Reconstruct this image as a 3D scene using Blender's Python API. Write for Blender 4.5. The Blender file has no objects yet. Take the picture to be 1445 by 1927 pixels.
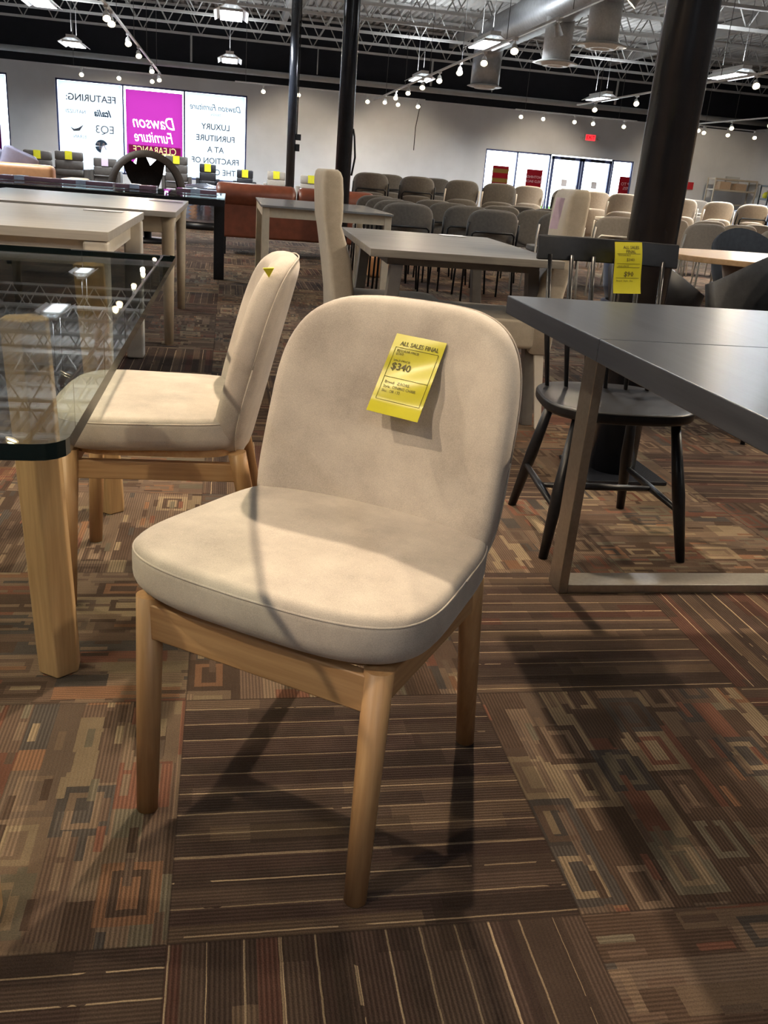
import bpy, math, random
from mathutils import Vector, Matrix
random.seed(7)
PI = math.pi
S = bpy.context.scene
C = S.collection
# ---------------------------------------------------------------- camera
FPX, PITCH, ROLL, YAW, EYE = 1663.7, math.radians(20.717), math.radians(4.709), 0.19, 1.02
def _axes():
    cp, sp = math.cos(PITCH), math.sin(PITCH); cr, sr = math.cos(ROLL), math.sin(ROLL)
    right = Vector((1, 0, 0)); fw = Vector((0, cp, -sp)); up = Vector((0, sp, cp))
    r2 = right * cr + up * sr; u2 = -right * sr + up * cr
    R = Matrix.Rotation(-YAW, 3, 'Z')
    return R @ r2, R @ u2, R @ fw
RX, UP, FW = _axes()
cam_data = bpy.data.cameras.new('camera')
cam = bpy.data.objects.new('camera', cam_data); C.objects.link(cam)
cam_data.sensor_fit = 'VERTICAL'; cam_data.sensor_height = 24; cam_data.lens = 24 * FPX / 1927
cam_data.clip_end = 300; cam_data.clip_start = 0.02
m = Matrix((RX, UP, -FW)).transposed().to_4x4(); m.translation = Vector((0, 0, EYE)); cam.matrix_world = m
S.camera = cam
EYEP = Vector((0, 0, EYE))
def ray(px, py): return RX * (px - 722.5) - UP * (py - 963.5) + FW * FPX
def gz(px, py, z=0.0):
    d = ray(px, py); return EYEP + d * ((z - EYE) / d.z)
def gy(px, py, y):
    d = ray(px, py); return EYEP + d * (y / d.y)
# ---------------------------------------------------------------- world, exposure
S.view_settings.view_transform = 'Standard'; S.view_settings.look = 'None'
S.view_settings.gamma = 1; S.view_settings.use_curve_mapping = False
S.view_settings.exposure = 0.0
W = bpy.data.worlds.new('world'); S.world = W; W.use_nodes = True
W.node_tree.nodes['Background'].inputs[0].default_value = (0.86, 0.94, 1, 1)
W.node_tree.nodes['Background'].inputs[1].default_value = 8.0
S.cycles.max_bounces = 8; S.cycles.transparent_max_bounces = 12; S.cycles.use_denoising = True
S.cycles.sample_clamp_indirect = 6; S.cycles.caustics_reflective = False; S.cycles.caustics_refractive = False

def lamp(name, kind, loc, energy, color, target=None, **kw):
    l = bpy.data.lights.new(name, kind); l.energy = energy; l.color = color
    for k, v in kw.items(): setattr(l, k, v)
    o = bpy.data.objects.new(name, l); C.objects.link(o); o.location = loc
    if target is not None:
        o.rotation_euler = (Vector(target) - Vector(loc)).to_track_quat('-Z', 'Y').to_euler()
    return o
WARM = (1.0, 0.82, 0.60)
TZ = 3.2   # height of the lighting tracks
# spotlights of the tracks close to the camera: (x, y, target, watts)
LT, RT = -1.95, 4.35   # x of the long left and right tracks
NEAR_SPOTS = [
    (LT, -.1, (0.25, 1.5, 0.6), 185), (LT, 1.3, (-0.1, 1.4, 0.3), 180), (LT, 3.1, (-0.1, 2.3, 0.3), 150),
    (0.85, 3.6, (0.1, 1.2, 0.3), 480), (RT, 3.0, (1.5, 2.4, 0.3), 260),
    (RT, 4.6, (1.3, 4.2, 0.5), 220), (RT, 7.4, (2.4, 8.5, 0.3), 240), (LT, 5.2, (-0.6, 4.6, 0.5), 170),
    (LT, 8.2, (-0.8, 8.4, 0.4), 200), (RT, 10.5, (2.2, 11.5, 0.3), 260), (RT, 13.0, (5.4, 13.5, 0.6), 320),
    (9.1, 11.0, (6.4, 11.5, 0.5), 380), (RT, 1.2, (2.0, 2.4, 0.2), 160), (LT, 11.0, (-0.6, 11.6, 0.5), 180), (LT, 14.0, (-1.0, 16, 0.2), 300)]
for (x, y, t, w) in NEAR_SPOTS:
    d = (Vector(t) - Vector((x, y, TZ - .12))).normalized()
    lamp('spot_bulb', 'SPOT', Vector((x, y, TZ - .14)) + d * .10, w, WARM, Vector((x, y, TZ - .14)) + d, spot_size=math.radians(78), spot_blend=.55, shadow_soft_size=.035)
# fluorescent fixtures light the hall; the unseen near ones are added for ambient light
FLUO = [(-3.9, 25.9), (-0.02, 18.3), (-0.05, 25.9), (4.95, 25.7), (10.18, 26.0), (10.2, 19.0), (4.77, 18.4), (-3.47, 19.2),
        (-3.6, 12.2), (7.6, 12.0), (1.6, 6.0), (-4.2, 4.5), (6.4, 4.5), (0.9, -3.0), (-4.0, -2.5), (6.0, -2.5)]
for (x, y) in FLUO:
    lamp('tube_and_fill_light', 'AREA', (x, y, 3.52), 360 if y > 10 else 66, (0.88, 0.94, 1.0), (x, y, 0), shape='RECTANGLE', size=.3, size_y=1.1)
    lamp('tube_and_fill_light', 'AREA', (x, y, 3.76), 45 if y > 10 else 20, (0.93, 0.97, 1.0), (x, y, 6), shape='RECTANGLE', size=.3, size_y=1.1)   # added upward fill that brightens the ceiling deck

# ---------------------------------------------------------------- node helpers
class NT:
    def __init__(s, name):
        s.m = bpy.data.materials.new(name); s.m.use_nodes = True; s.t = s.m.node_tree; s.n = s.t.nodes; s.l = s.t.links
        s.b = s.n['Principled BSDF']; s.out = s.n['Material Output']
    def new(s, k, **kw):
        x = s.n.new(k)
        for a, v in kw.items(): setattr(x, a, v)
        return x
    def put(s, sock, v):
        if isinstance(v, bpy.types.NodeSocket): s.l.new(v, sock)
        elif v is not None: sock.default_value = v
    def M(s, op, a, b=None, c=None):
        x = s.new('ShaderNodeMath', operation=op); s.put(x.inputs[0], a)
        if b is not None: s.put(x.inputs[1], b)
        if c is not None: s.put(x.inputs[2], c)
        return x.outputs[0]
    def mixc(s, f, a, b, mode='MIX'):
        x = s.new('ShaderNodeMix', data_type='RGBA', blend_type=mode)
        s.put(x.inputs[0], f); s.put(x.inputs[6], a); s.put(x.inputs[7], b); return x.outputs[2]
    def mixf(s, f, a, b):
        x = s.new('ShaderNodeMix', data_type='FLOAT'); s.put(x.inputs[0], f); s.put(x.inputs[2], a); s.put(x.inputs[3], b); return x.outputs[0]
    def xyz(s, x, y, z=0.0):
        c = s.new('ShaderNodeCombineXYZ'); s.put(c.inputs[0], x); s.put(c.inputs[1], y); s.put(c.inputs[2], z); return c.outputs[0]
    def rnd(s, x, y, z=0.0):
        w = s.new('ShaderNodeTexWhiteNoise', noise_dimensions='3D'); s.l.new(s.xyz(x, y, z), w.inputs[0]); return w.outputs[0]
    def noise(s, vec, scale, detail=3, rough=.5):
        w = s.new('ShaderNodeTexNoise'); s.put(w.inputs['Vector'], vec); w.inputs['Scale'].default_value = scale
        w.inputs['Detail'].default_value = detail; w.inputs['Roughness'].default_value = rough; return w.outputs[0]
    def ramp(s, f, stops, const=False):
        r = s.new('ShaderNodeValToRGB'); s.put(r.inputs[0], f); e = r.color_ramp.elements
        if const: r.color_ramp.interpolation = 'CONSTANT'
        while len(e) < len(stops): e.new(.5)
        for i, (p, c) in enumerate(stops): e[i].position = p; e[i].color = (*c, 1)
        return r.outputs[0]
    def mapping(s, vec, scale):
        x = s.new('ShaderNodeMapping'); s.put(x.inputs[0], vec); x.inputs['Scale'].default_value = scale; return x.outputs[0]
    def obj(s): return s.new('ShaderNodeTexCoord').outputs['Object']
    def bump(s, h, strength=.2, dist=.002):
        x = s.new('ShaderNodeBump'); s.put(x.inputs['Height'], h); x.inputs['Strength'].default_value = strength
        x.inputs['Distance'].default_value = dist; s.l.new(x.outputs[0], s.b.inputs['Normal'])
    def base(s, c): s.put(s.b.inputs['Base Color'], c)
    def set(s, rough=None, metal=None, **kw):
        if rough is not None: s.put(s.b.inputs['Roughness'], rough)
        if metal is not None: s.b.inputs['Metallic'].default_value = metal
        for k, v in kw.items(): s.b.inputs[k.replace('_', ' ')].default_value = v

def simple(name, col, rough=.5, metal=0, var=.08, scale=30, bump=0, **kw):
    t = NT(name); n = t.noise(t.obj(), scale, 3)
    lo = tuple(max(0, c * (1 - var)) for c in col); hi = tuple(c * (1 + var) for c in col)
    t.base(t.ramp(n, [(.3, lo), (.7, hi)])); t.set(rough, metal, **kw)
    if bump: t.bump(n, bump, .002)
    return t.m
def emis(name, col, st):
    t = NT(name); t.base((0, 0, 0, 1)); t.b.inputs['Emission Color'].default_value = (*col, 1); t.b.inputs['Emission Strength'].default_value = st
    return t.m
def wood(name, c1, c2, axis='Z', rough=.45, sc=1.0):
    t = NT(name); o = t.obj()
    s = {'Z': (60, 60, 3), 'X': (3, 60, 60), 'Y': (60, 3, 60)}[axis]
    n1 = t.noise(t.mapping(o, tuple(q * sc * .5 for q in s)), 1.0, 5, .65)
    n2 = t.noise(t.mapping(o, tuple(q * sc * 2.2 for q in s)), 1.0, 3, .6)
    f = t.M('ADD', t.M('MULTIPLY', n1, .75), t.M('MULTIPLY', n2, .25))
    t.base(t.ramp(f, [(.36, c1), (.62, c2)])); t.set(rough); t.bump(n2, .08, .001)
    return t.m
def fabric(name, c1, c2, scale=9, weave=900, bump=.25, sheen=.4):
    t = NT(name); o = t.obj(); n = t.noise(o, scale, 6, .62); w = t.noise(o, weave, 2)
    c = t.ramp(n, [(.32, c1), (.68, c2)])
    c = t.mixc(.25, c, t.ramp(w, [(.3, tuple(q * .6 for q in c1)), (.7, tuple(min(1, q * 1.25) for q in c2))]))
    t.base(c); t.set(.9); t.b.inputs['Sheen Weight'].default_value = sheen; t.b.inputs['Sheen Roughness'].default_value = .4
    t.bump(t.M('ADD', t.M('MULTIPLY', n, .5), w), bump, .0012)
    return t.m

def carpet():
    t = NT('carpet'); geo = t.new('ShaderNodeNewGeometry'); sep = t.new('ShaderNodeSeparateXYZ'); t.l.new(geo.outputs['Position'], sep.inputs[0])
    x, y = sep.outputs[0], sep.outputs[1]
    o = gz(314, 1778); q = gz(1089, 1722)
    ang = math.atan2(q.y - o.y, q.x - o.x); ca, sa = math.cos(ang), math.sin(ang)
    TS = .61
    dx = t.M('SUBTRACT', x, o.x); dy = t.M('SUBTRACT', y, o.y)
    wob = t.M('MULTIPLY', t.M('SUBTRACT', t.noise(geo.outputs['Position'], 22, 4, .7), .5), .007)
    u = t.M('DIVIDE', t.M('ADD', t.M('MULTIPLY', dx, ca), t.M('MULTIPLY', dy, sa)), TS)
    v = t.M('DIVIDE', t.M('SUBTRACT', t.M('MULTIPLY', dy, ca), t.M('MULTIPLY', dx, sa)), TS)
    i, j = t.M('FLOOR', u), t.M('FLOOR', v); fu, fv = t.M('SUBTRACT', u, i), t.M('SUBTRACT', v, j)
    par = t.M('ABSOLUTE', t.M('MODULO', t.M('ADD', i, j), 2.0))
    s_ = t.mixf(par, fu, fv); t_ = t.mixf(par, fv, fu)
    r1 = t.rnd(i, j, 3.3); r2 = t.rnd(i, j, 9.1); r3 = t.rnd(i, j, 5.7)
    Sx = t.M('ADD', t.M('MULTIPLY', s_, TS), t.M('ADD', t.M('MULTIPLY', r1, 31.0), wob))
    T0 = t.M('ADD', t.M('MULTIPLY', t_, TS), t.M('MULTIPLY', r2, 31.0)); T = t.M('ADD', T0, t.M('MULTIPLY', wob, .5))
    pal = [(0, (.055, .033, .022)), (.16, (.092, .058, .040)), (.34, (.145, .098, .064)), (.54, (.108, .074, .052)), (.67, (.21, .152, .092)),
           (.78, (.135, .055, .034)), (.84, (.050, .043, .038)), (.91, (.12, .10, .068)), (.96, (.17, .085, .045))]
    def cell(a, b, z, sx=0.0, tx=0.0):
        p = t.M('DIVIDE', t.M('ADD', Sx, sx), a); row = t.M('DIVIDE', t.M('ADD', T, tx), b); rj = t.M('FLOOR', row)
        p = t.M('ADD', p, t.M('MULTIPLY', t.rnd(rj, z, 1.7), 5.0)); pi_ = t.M('FLOOR', p)
        fs = t.M('SUBTRACT', p, pi_); ft = t.M('SUBTRACT', row, rj)
        es = t.M('MULTIPLY', t.M('MINIMUM', fs, t.M('SUBTRACT', 1.0, fs)), a); et = t.M('MULTIPLY', t.M('MINIMUM', ft, t.M('SUBTRACT', 1.0, ft)), b)
        return pi_, rj, t.M('MINIMUM', es, et)
    a0, b0, _ = cell(.27, .047, 2.0)
    col = t.ramp(t.rnd(a0, b0, 1.0), pal, True)
    plain = t.M('MAXIMUM', t.M('GREATER_THAN', r3, .74), t.M('MULTIPLY', t.M('COMPARE', i, 0.0, .1), t.M('COMPARE', j, 0.0, .1)))     # tiles that are dark with thin light yarn lines
    a1, b1, e1 = cell(.125, .092, 8.0, .3, .21)
    rr = t.rnd(a1, b1, 4.0); c1 = t.ramp(t.rnd(a1, b1, 6.0), pal, True); c1b = t.ramp(t.rnd(a1, b1, 7.0), pal, True)
    inner = t.M('GREATER_THAN', e1, .017); core = t.M('GREATER_THAN', e1, .031)
    blk = t.mixc(inner, c1, c1b); blk = t.mixc(core, blk, c1)
    on1 = t.M('MULTIPLY', t.M('GREATER_THAN', rr, .48), t.M('SUBTRACT', 1.0, plain))
    col = t.mixc(on1, col, blk)
    a2, b2, e2 = cell(.07, .026, 14.0, .7, .4)
    on2 = t.M('MULTIPLY', t.M('GREATER_THAN', t.rnd(a2, b2, 3.0), .66), t.M('MULTIPLY', t.M('GREATER_THAN', e2, .006), t.M('SUBTRACT', 1.0, plain)))
    col = t.mixc(on2, col, t.ramp(t.rnd(a2, b2, 8.0), pal, True))
    # dark ground for the plain tiles
    a3, b3, _ = cell(.5, .034, 21.0)
    dark = t.ramp(t.rnd(a3, b3, 2.0), [(0, (.032, .02, .016)), (.3, (.055, .035, .026)), (.55, (.040, .023, .019)), (.75, (.085, .055, .036)), (.9, (.06, .024, .018))], True)
    col = t.mixc(plain, col, dark)
    ln = t.M('FRACT', t.M('DIVIDE', t.M('ADD', T, t.M('MULTIPLY', t.rnd(b3, 4.0, 4.0), .004)), .051))
    thin = t.M('LESS_THAN', ln, .055)
    thin = t.M('MULTIPLY', thin, t.M('GREATER_THAN', t.noise(geo.outputs['Position'], 8, 3), .37))
    col = t.mixc(t.M('MULTIPLY', thin, t.M('MULTIPLY', plain, .8)), col, (.36, .26, .16, 1))
    col = t.mixc(t.M('MULTIPLY', t.noise(geo.outputs['Position'], 60, 4, .8), .38), col, (.105, .072, .050, 1))
    # corduroy ribs and yarn speckle
    rib = t.M('SINE', t.M('MULTIPLY', T0, 2 * PI / .0068)); rib01 = t.M('ADD', t.M('MULTIPLY', rib, .5), .5)
    yarn = t.noise(t.mapping(geo.outputs['Position'], (1, 1, 1)), 420, 2, .7)
    patch = t.M('GREATER_THAN', t.rnd(a0, b0, 12.0), .35)
    k = t.M('ADD', .78, t.M('MULTIPLY', t.M('MULTIPLY', rib01, patch), .55)); k = t.M('MULTIPLY', k, t.M('ADD', .45, t.M('MULTIPLY', yarn, 1.1)))
    blot = t.noise(geo.outputs['Position'], 9, 4, .6); k = t.M('MULTIPLY', k, t.M('ADD', .7, t.M('MULTIPLY', blot, .65)))
    col = t.mixc(1.0, col, t.xyz(k, k, k), 'MULTIPLY')
    seam = t.M('GREATER_THAN', t.M('MINIMUM', t.M('MINIMUM', fu, t.M('SUBTRACT', 1.0, fu)), t.M('MINIMUM', fv, t.M('SUBTRACT', 1.0, fv))), .003)
    col = t.mixc(t.M('ADD', .45, t.M('MULTIPLY', seam, .55)), (.03, .02, .015, 1), col)
    t.base(col); t.set(.97); t.b.inputs['Specular IOR Level'].default_value = .1
    t.bump(t.M('ADD', t.M('MULTIPLY', rib01, .6), yarn), .6, .003)
    return t.m

MAT = {}
MAT['carpet'] = carpet()
MAT['velvet'] = fabric('beige velvet', (.37, .312, .258), (.60, .52, .43), 9, 700, .12, .25)
MAT['piping'] = fabric('beige piping', (.60, .50, .37), (.68, .58, .44), 12, 700, .1, .2)
MAT['oak'] = wood('light oak', (.37, .20, .085), (.55, .33, .155))
MAT['oakx'] = wood('light oak cross rail', (.37, .20, .085), (.55, .33, .155), 'X')
MAT['oaky'] = wood('light oak side rail', (.37, .20, .085), (.55, .33, .155), 'Y')
MAT['oakleg'] = wood('oak table leg', (.33, .20, .09), (.50, .33, .16))
MAT['blackwood'] = simple('black stained wood', (.009, .009, .011), .36, 0, .3, 60, .05, Specular_IOR_Level=.35)
MAT['tabletop'] = wood('blue black wood', (.016, .020, .030), (.036, .042, .055), 'Y', .31)
MAT['greywood'] = wood('grey oak', (.16, .145, .13), (.27, .25, .22), 'X', .42)
MAT['steel'] = simple('brushed bronze steel', (.34, .31, .27), .34, .9, .08, 80)
MAT['greyleg'] = simple('grey painted steel', (.17, .16, .15), .45, .3)
MAT['column'] = simple('black gloss paint', (.016, .018, .024), .24, 0, .2, 8, .1)
MAT['tag'] = simple('yellow card', (.66, .60, .02), .5, 0, .05, 20)
MAT['taghero'] = simple('yellow laminated card', (.60, .53, .02), .32, 0, .05, 20)
MAT['ink'] = simple('ink', (.10, .08, .02), .6)
MAT['gfab'] = fabric('grey brown fabric', (.115, .10, .085), (.17, .15, .125), 40, 500, .3, .3)
MAT['bfab'] = fabric('cream fabric', (.50, .41, .31), (.62, .52, .40), 40, 500, .3, .3)
MAT['tfab'] = fabric('taupe fabric', (.28, .235, .185), (.36, .31, .25), 40, 500, .3, .3)
MAT['blackmetal'] = simple('black metal', (.012, .012, .013), .4, .4)
MAT['whitemetal'] = simple('cream metal', (.72, .66, .56), .4, .1)
MAT['parsons'] = fabric('beige linen', (.42, .36, .28), (.50, .44, .35), 30, 600, .2, .2)
MAT['whitewood'] = simple('whitewashed wood', (.72, .66, .56), .5, 0, .05, 20)
MAT['palewood'] = wood('pale grey wood', (.42, .385, .335), (.56, .52, .46), 'X', .3)
MAT['palegloss'] = wood('pale limed wood', (.46, .42, .37), (.58, .54, .49), 'X', .28)
MAT['lightleg'] = simple('light beige wood', (.58, .48, .34), .5, 0, .06, 30)
MAT['leather'] = simple('rust leather', (.19, .055, .028), .42, 0, .15, 14, .15)
MAT['tanleather'] = simple('tan leather', (.55, .27, .12), .4, 0, .1, 14)
MAT['darkleather'] = simple('dark taupe leather', (.07, .06, .052), .45, 0, .15, 14)
MAT['blackleather'] = simple('black leather', (.016, .016, .019), .4, 0, .15, 14)
MAT['rattan'] = simple('brown woven rattan', (.022, .015, .011), .6, 0, .4, 70, .4)
MAT['wall'] = simple('white painted block wall', (.74, .75, .77), .8, 0, .05, 1.6, .1)
MAT['blackwall'] = simple('black painted wall', (.008, .010, .016), .8, 0, .2, 3)
MAT['ceiling'] = simple('white steel', (.48, .48, .47), .6, 0, .06, 4)
MAT['lampwhite'] = simple('white enamel', (.75, .75, .74), .35)
MAT['alu'] = simple('galvanised steel', (.42, .44, .46), .42, .7, .12, 12)
MAT['frameblue'] = simple('blue grey aluminium', (.07, .09, .22), .4, .3)
MAT['bulb'] = emis('warm bulb', (1, .80, .48), 30)
MAT['tube'] = emis('cool tube', (.80, .92, 1), 1.5)
MAT['exitred'] = emis('exit red', (1, .03, .04), 2.2)
MAT['red'] = simple('red plastic', (.55, .02, .03), .4)
MAT['shelfdark'] = simple('dark rack steel', (.03, .03, .03), .5)
MAT['shelftan'] = simple('tan rack', (.42, .36, .28), .6)
MAT['carton'] = simple('cardboard', (.42, .30, .2), .8)
MAT['paper'] = simple('white paper', (.85, .82, .85), .6)
MAT['pinkpaper'] = simple('pale mauve paper', (.66, .52, .66), .55)
MAT['orangetop'] = wood('honey oak', (.56, .35, .18), (.70, .48, .28), 'X', .3)
MAT['taupebase'] = simple('taupe painted base', (.40, .32, .27), .5)
MAT['tub'] = fabric('charcoal fabric', (.020, .021, .024), (.035, .036, .04), 30, 500, .2, .1)
MAT['navy'] = fabric('navy fabric', (.010, .014, .035), (.016, .022, .055), 30, 500, .2, .3)
MAT['pillow'] = simple('blue grey leather cushion', (.24, .23, .30), .35, 0, .15, 10)
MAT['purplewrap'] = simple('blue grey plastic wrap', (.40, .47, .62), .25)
MAT['chrome'] = simple('blue tinted chrome', (.62, .68, .85), .14, 1, .1, 8)
MAT['concrete'] = simple('outside concrete', (.7, .7, .68), .8)
MAT['grass'] = simple('grass', (.10, .22, .05), .9)
MAT['smoke'] = simple('mauve smoked glass box', (.20, .12, .16), .12)
MAT['greygloss'] = simple('glossy grey top', (.22, .21, .20), .18)
MAT['rod'] = simple('dull grey wire', (.12, .12, .12), .8)
MAT['oldblue'] = simple('dark blue lettering', (.02, .05, .10), .6)
MAT['greyink'] = simple('grey lettering', (.10, .11, .14), .6)

def glass(name, tint, refl_rough=.0, ior=1.5, base=.0):
    t = NT(name); t.n.remove(t.b)
    tr = t.new('ShaderNodeBsdfTransparent'); tr.inputs[0].default_value = (*tint, 1)
    gl = t.new('ShaderNodeBsdfGlossy'); gl.inputs['Roughness'].default_value = refl_rough
    fr = t.new('ShaderNodeFresnel'); geo = t.new('ShaderNodeNewGeometry'); t.put(fr.inputs[0], t.mixf(geo.outputs['Backfacing'], ior, 1 / ior))
    mx = t.new('ShaderNodeMixShader'); f = t.M('ADD', fr.outputs[0], base) if base else fr.outputs[0]
    t.l.new(f, mx.inputs[0]); t.l.new(tr.outputs[0], mx.inputs[1]); t.l.new(gl.outputs[0], mx.inputs[2]); t.l.new(mx.outputs[0], t.out.inputs[0])
    return t.m
MAT['glass'] = glass('table glass', (.90, .935, .915), .0, 1.52)
MAT['pane'] = glass('window glass', (.95, .97, .98), .0, 1.2)
MAT['glassedge'] = simple('dark green glass edge', (.006, .014, .014), .08)
def vinyl(name, col, st=.85):
    t = NT(name); t.n.remove(t.b)
    a = t.new('ShaderNodeBsdfTranslucent'); a.inputs[0].default_value = (*col, 1)
    b = t.new('ShaderNodeBsdfDiffuse'); b.inputs[0].default_value = (*col, 1)
    mx = t.new('ShaderNodeMixShader'); mx.inputs[0].default_value = 1 - st
    t.l.new(a.outputs[0], mx.inputs[1]); t.l.new(b.outputs[0], mx.inputs[2]); t.l.new(mx.outputs[0], t.out.inputs[0])
    return t.m
MAT['vinylwhite'] = vinyl('white window vinyl', (.62, .66, .69))
MAT['vinylpink'] = vinyl('magenta window vinyl', (.19, .014, .135))
MAT['vinylred'] = vinyl('red poster', (.22, .02, .03), .6)
MAT['vinylyellow'] = vinyl('pale yellow poster band', (.36, .25, .07), .6)
MAT['vinylcream'] = vinyl('pale yellow lettering film', (.62, .56, .36))
MAT['vinylpale'] = vinyl('pale lettering', (.80, .72, .74), .8)

# ---------------------------------------------------------------- mesh builder
class MB:
    def __init__(s): s.v = []; s.f = []; s.sm = []
    def add(s, vs, fs, smooth=False):
        b = len(s.v); s.v += [tuple(q) for q in vs]
        for f in fs: s.f.append(tuple(b + i for i in f)); s.sm.append(smooth)
        return s
    def box(s, c, d, R=None):
        c = Vector(c); vs = []
        for z in (-.5, .5):
            for (x, y) in ((-.5, -.5), (.5, -.5), (.5, .5), (-.5, .5)):
                p = Vector((x * d[0], y * d[1], z * d[2])); vs.append(c + (R @ p if R else p))
        return s.add(vs, [(3, 2, 1, 0), (4, 5, 6, 7), (0, 1, 5, 4), (1, 2, 6, 5), (2, 3, 7, 6), (3, 0, 4, 7)])
    def b2(s, lo, hi): return s.box([(a + b) / 2 for a, b in zip(lo, hi)], [b - a for a, b in zip(lo, hi)])
    def loops(s, L, smooth=True, cap=True):
        n = len(L[0]); vs = [p for l in L for p in l]; fs = []
        for k in range(len(L) - 1):
            for i in range(n):
                j = (i + 1) % n; fs.append((k * n + i, k * n + j, (k + 1) * n + j, (k + 1) * n + i))
        s.add(vs, fs, smooth)
        if cap:
            b = len(s.v) - len(vs)
            s.f.append(tuple(b + i for i in reversed(range(n)))); s.sm.append(False)
            s.f.append(tuple(b + (len(L) - 1) * n + i for i in range(n))); s.sm.append(False)
        return s
    def cyl(s, p0, p1, r0, r1=None, n=16, smooth=True):
        return s.tube([p0, p1], [r0, r0 if r1 is None else r1], n, smooth)
    def tube(s, pts, r, n=10, smooth=True):
        pts = [Vector(p) for p in pts]; L = []; up = None
        for i, p in enumerate(pts):
            d = (pts[min(i + 1, len(pts) - 1)] - pts[max(i - 1, 0)]).normalized()
            if up is None:
                up = Vector((0, 0, 1)) if abs(d.z) < .9 else Vector((1, 0, 0))
            a = d.cross(up).normalized(); b = a.cross(d).normalized(); up = b
            rr = r[i] if isinstance(r, (list, tuple)) else r
            L.append([p + (a * math.cos(2 * PI * k / n) + b * math.sin(2 * PI * k / n)) * rr for k in range(n)])
        return s.loops(L, smooth)
    def prism(s, poly, z0, z1, smooth=False):
        return s.loops([[(x, y, z0) for x, y in poly], [(x, y, z1) for x, y in poly]], smooth)
    def lathe(s, prof, c=(0, 0, 0), n=32):
        return s.loops([[(c[0] + r * math.cos(2 * PI * k / n), c[1] + r * math.sin(2 * PI * k / n), c[2] + z) for k in range(n)] for r, z in prof], True)
    def strip(s, pts, w):   # flat bar of rectangular section w=(across, up) along pts, closed box section
        return s
    def build(s, name, mat, parent=None, bevel=0, seg=2, sub=0):
        me = bpy.data.meshes.new(name); me.from_pydata(s.v, [], s.f); me.update()
        me.polygons.foreach_set('use_smooth', s.sm)
        o = bpy.data.objects.new(name, me); C.objects.link(o)
        for mm in (mat if isinstance(mat, list) else [mat]): me.materials.append(mm if not isinstance(mm, str) else MAT[mm])
        if parent: o.parent = parent
        if bevel:
            b = o.modifiers.new('bevel', 'BEVEL'); b.width = bevel; b.segments = seg; b.limit_method = 'ANGLE'; b.angle_limit = math.radians(40)
            me.polygons.foreach_set('use_smooth', [True] * len(s.f))
            w = o.modifiers.new('normals', 'WEIGHTED_NORMAL'); w.keep_sharp = True
        if sub:
            b = o.modifiers.new('sub', 'SUBSURF'); b.levels = sub; b.render_levels = sub
        return o
def tag(o, label=None, cat=None, group=None, kind=None):
    if label: o['label'] = label
    if cat: o['category'] = cat
    if group: o['group'] = group
    if kind: o['kind'] = kind
    return o
def thing(name, label, cat, loc=(0, 0, 0), rz=0, group=None):
    o = bpy.data.objects.new(name, None); C.objects.link(o); o.empty_display_size = .05
    o.location = loc; o.rotation_euler = (0, 0, rz); return tag(o, label, cat, group)
def dup(root, loc, rz, label, group=None, name=None, sc=None):
    def cp(o, par):
        c = o.copy(); C.objects.link(c); c.parent = par
        for ch in list(o.children): cp(ch, c)
        return c
    r = cp(root, None); r.location = loc; r.rotation_euler = (0, 0, rz); r['label'] = label
    if group: r['group'] = group
    if sc: r.scale = (sc, sc, sc)
    return r
def struct(name, mb, mat, parent=None, **kw):
    o = mb.build(name, mat, parent, **kw)
    if not parent: o['kind'] = 'structure'
    return o
def supell(a, b, n, k=64, cx=0, cy=0, taper=0):
    out = []
    for i in range(k):
        th = 2 * PI * i / k; c, s_ = math.cos(th), math.sin(th)
        x = a * math.copysign(abs(c) ** (2 / n), c); y = b * math.copysign(abs(s_) ** (2 / n), s_)
        out.append((cx + x * (1 + taper * y / b), cy + y))
    return out
def cushion(outline, z0, z1, bulge=.008, round_=.02, nr=7):
    """rounded cushion from an outline in plan"""
    cx = sum(p[0] for p in outline) / len(outline); cy = sum(p[1] for p in outline) / len(outline)
    mb = MB(); L = []; h = z1 - z0
    def ring(inset, z):
        out = []
        for x, y in outline:
            d = math.hypot(x - cx, y - cy); k = max(0.001, (d - inset) / d); out.append((cx + (x - cx) * k, cy + (y - cy) * k, z))
        return out
    rmax = min(math.hypot(x - cx, y - cy) for x, y in outline)
    L.append(ring(rmax * .98, z0))
    for i in range(nr):
        a = i / (nr - 1) * PI / 2; L.append(ring(round_ * (1 - math.sin(a)), z0 + round_ * (1 - math.cos(a))))
    for i in range(nr):
        a = i / (nr - 1) * PI / 2; L.append(ring(round_ * .6 * (1 - math.cos(a)), z1 - round_ * .6 + round_ * .6 * math.sin(a)))
    for k in (.15, .3, .5, .7, .85, .98):
        L.append(ring(rmax * k + round_ * .6 * (1 - k), z1 + bulge * math.sin(k * PI / 2)))
    mb.loops(L, True); return mb
TEXTS = []
def text(s, size, mat, M4, parent, name='lettering', align='CENTER', bold=0, shear=0, ext=.0004, label=None, sx=1):
    cu = bpy.data.curves.new(name, 'FONT'); cu.body = s; cu.size = size; cu.align_x = align; cu.align_y = 'CENTER'
    cu.extrude = ext; cu.offset = bold; cu.shear = shear; cu.resolution_u = 3
    o = bpy.data.objects.new(name + '_c', cu); C.objects.link(o)
    TEXTS.append((o, name, mat, M4 @ Matrix.Diagonal((sx, 1, 1, 1)), parent)); return o
def flush_text():
    bpy.context.view_layer.update(); dg = bpy.context.evaluated_depsgraph_get()
    for (o, name, mat, M4, parent) in TEXTS:
        me = bpy.data.meshes.new_from_object(o.evaluated_get(dg)); me.transform(M4); me.materials.clear(); me.materials.append(MAT[mat])
        if M4.determinant() < 0: me.flip_normals()
        n = bpy.data.objects.new(name, me); C.objects.link(n); n.parent = parent
        bpy.data.objects.remove(o)
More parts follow.
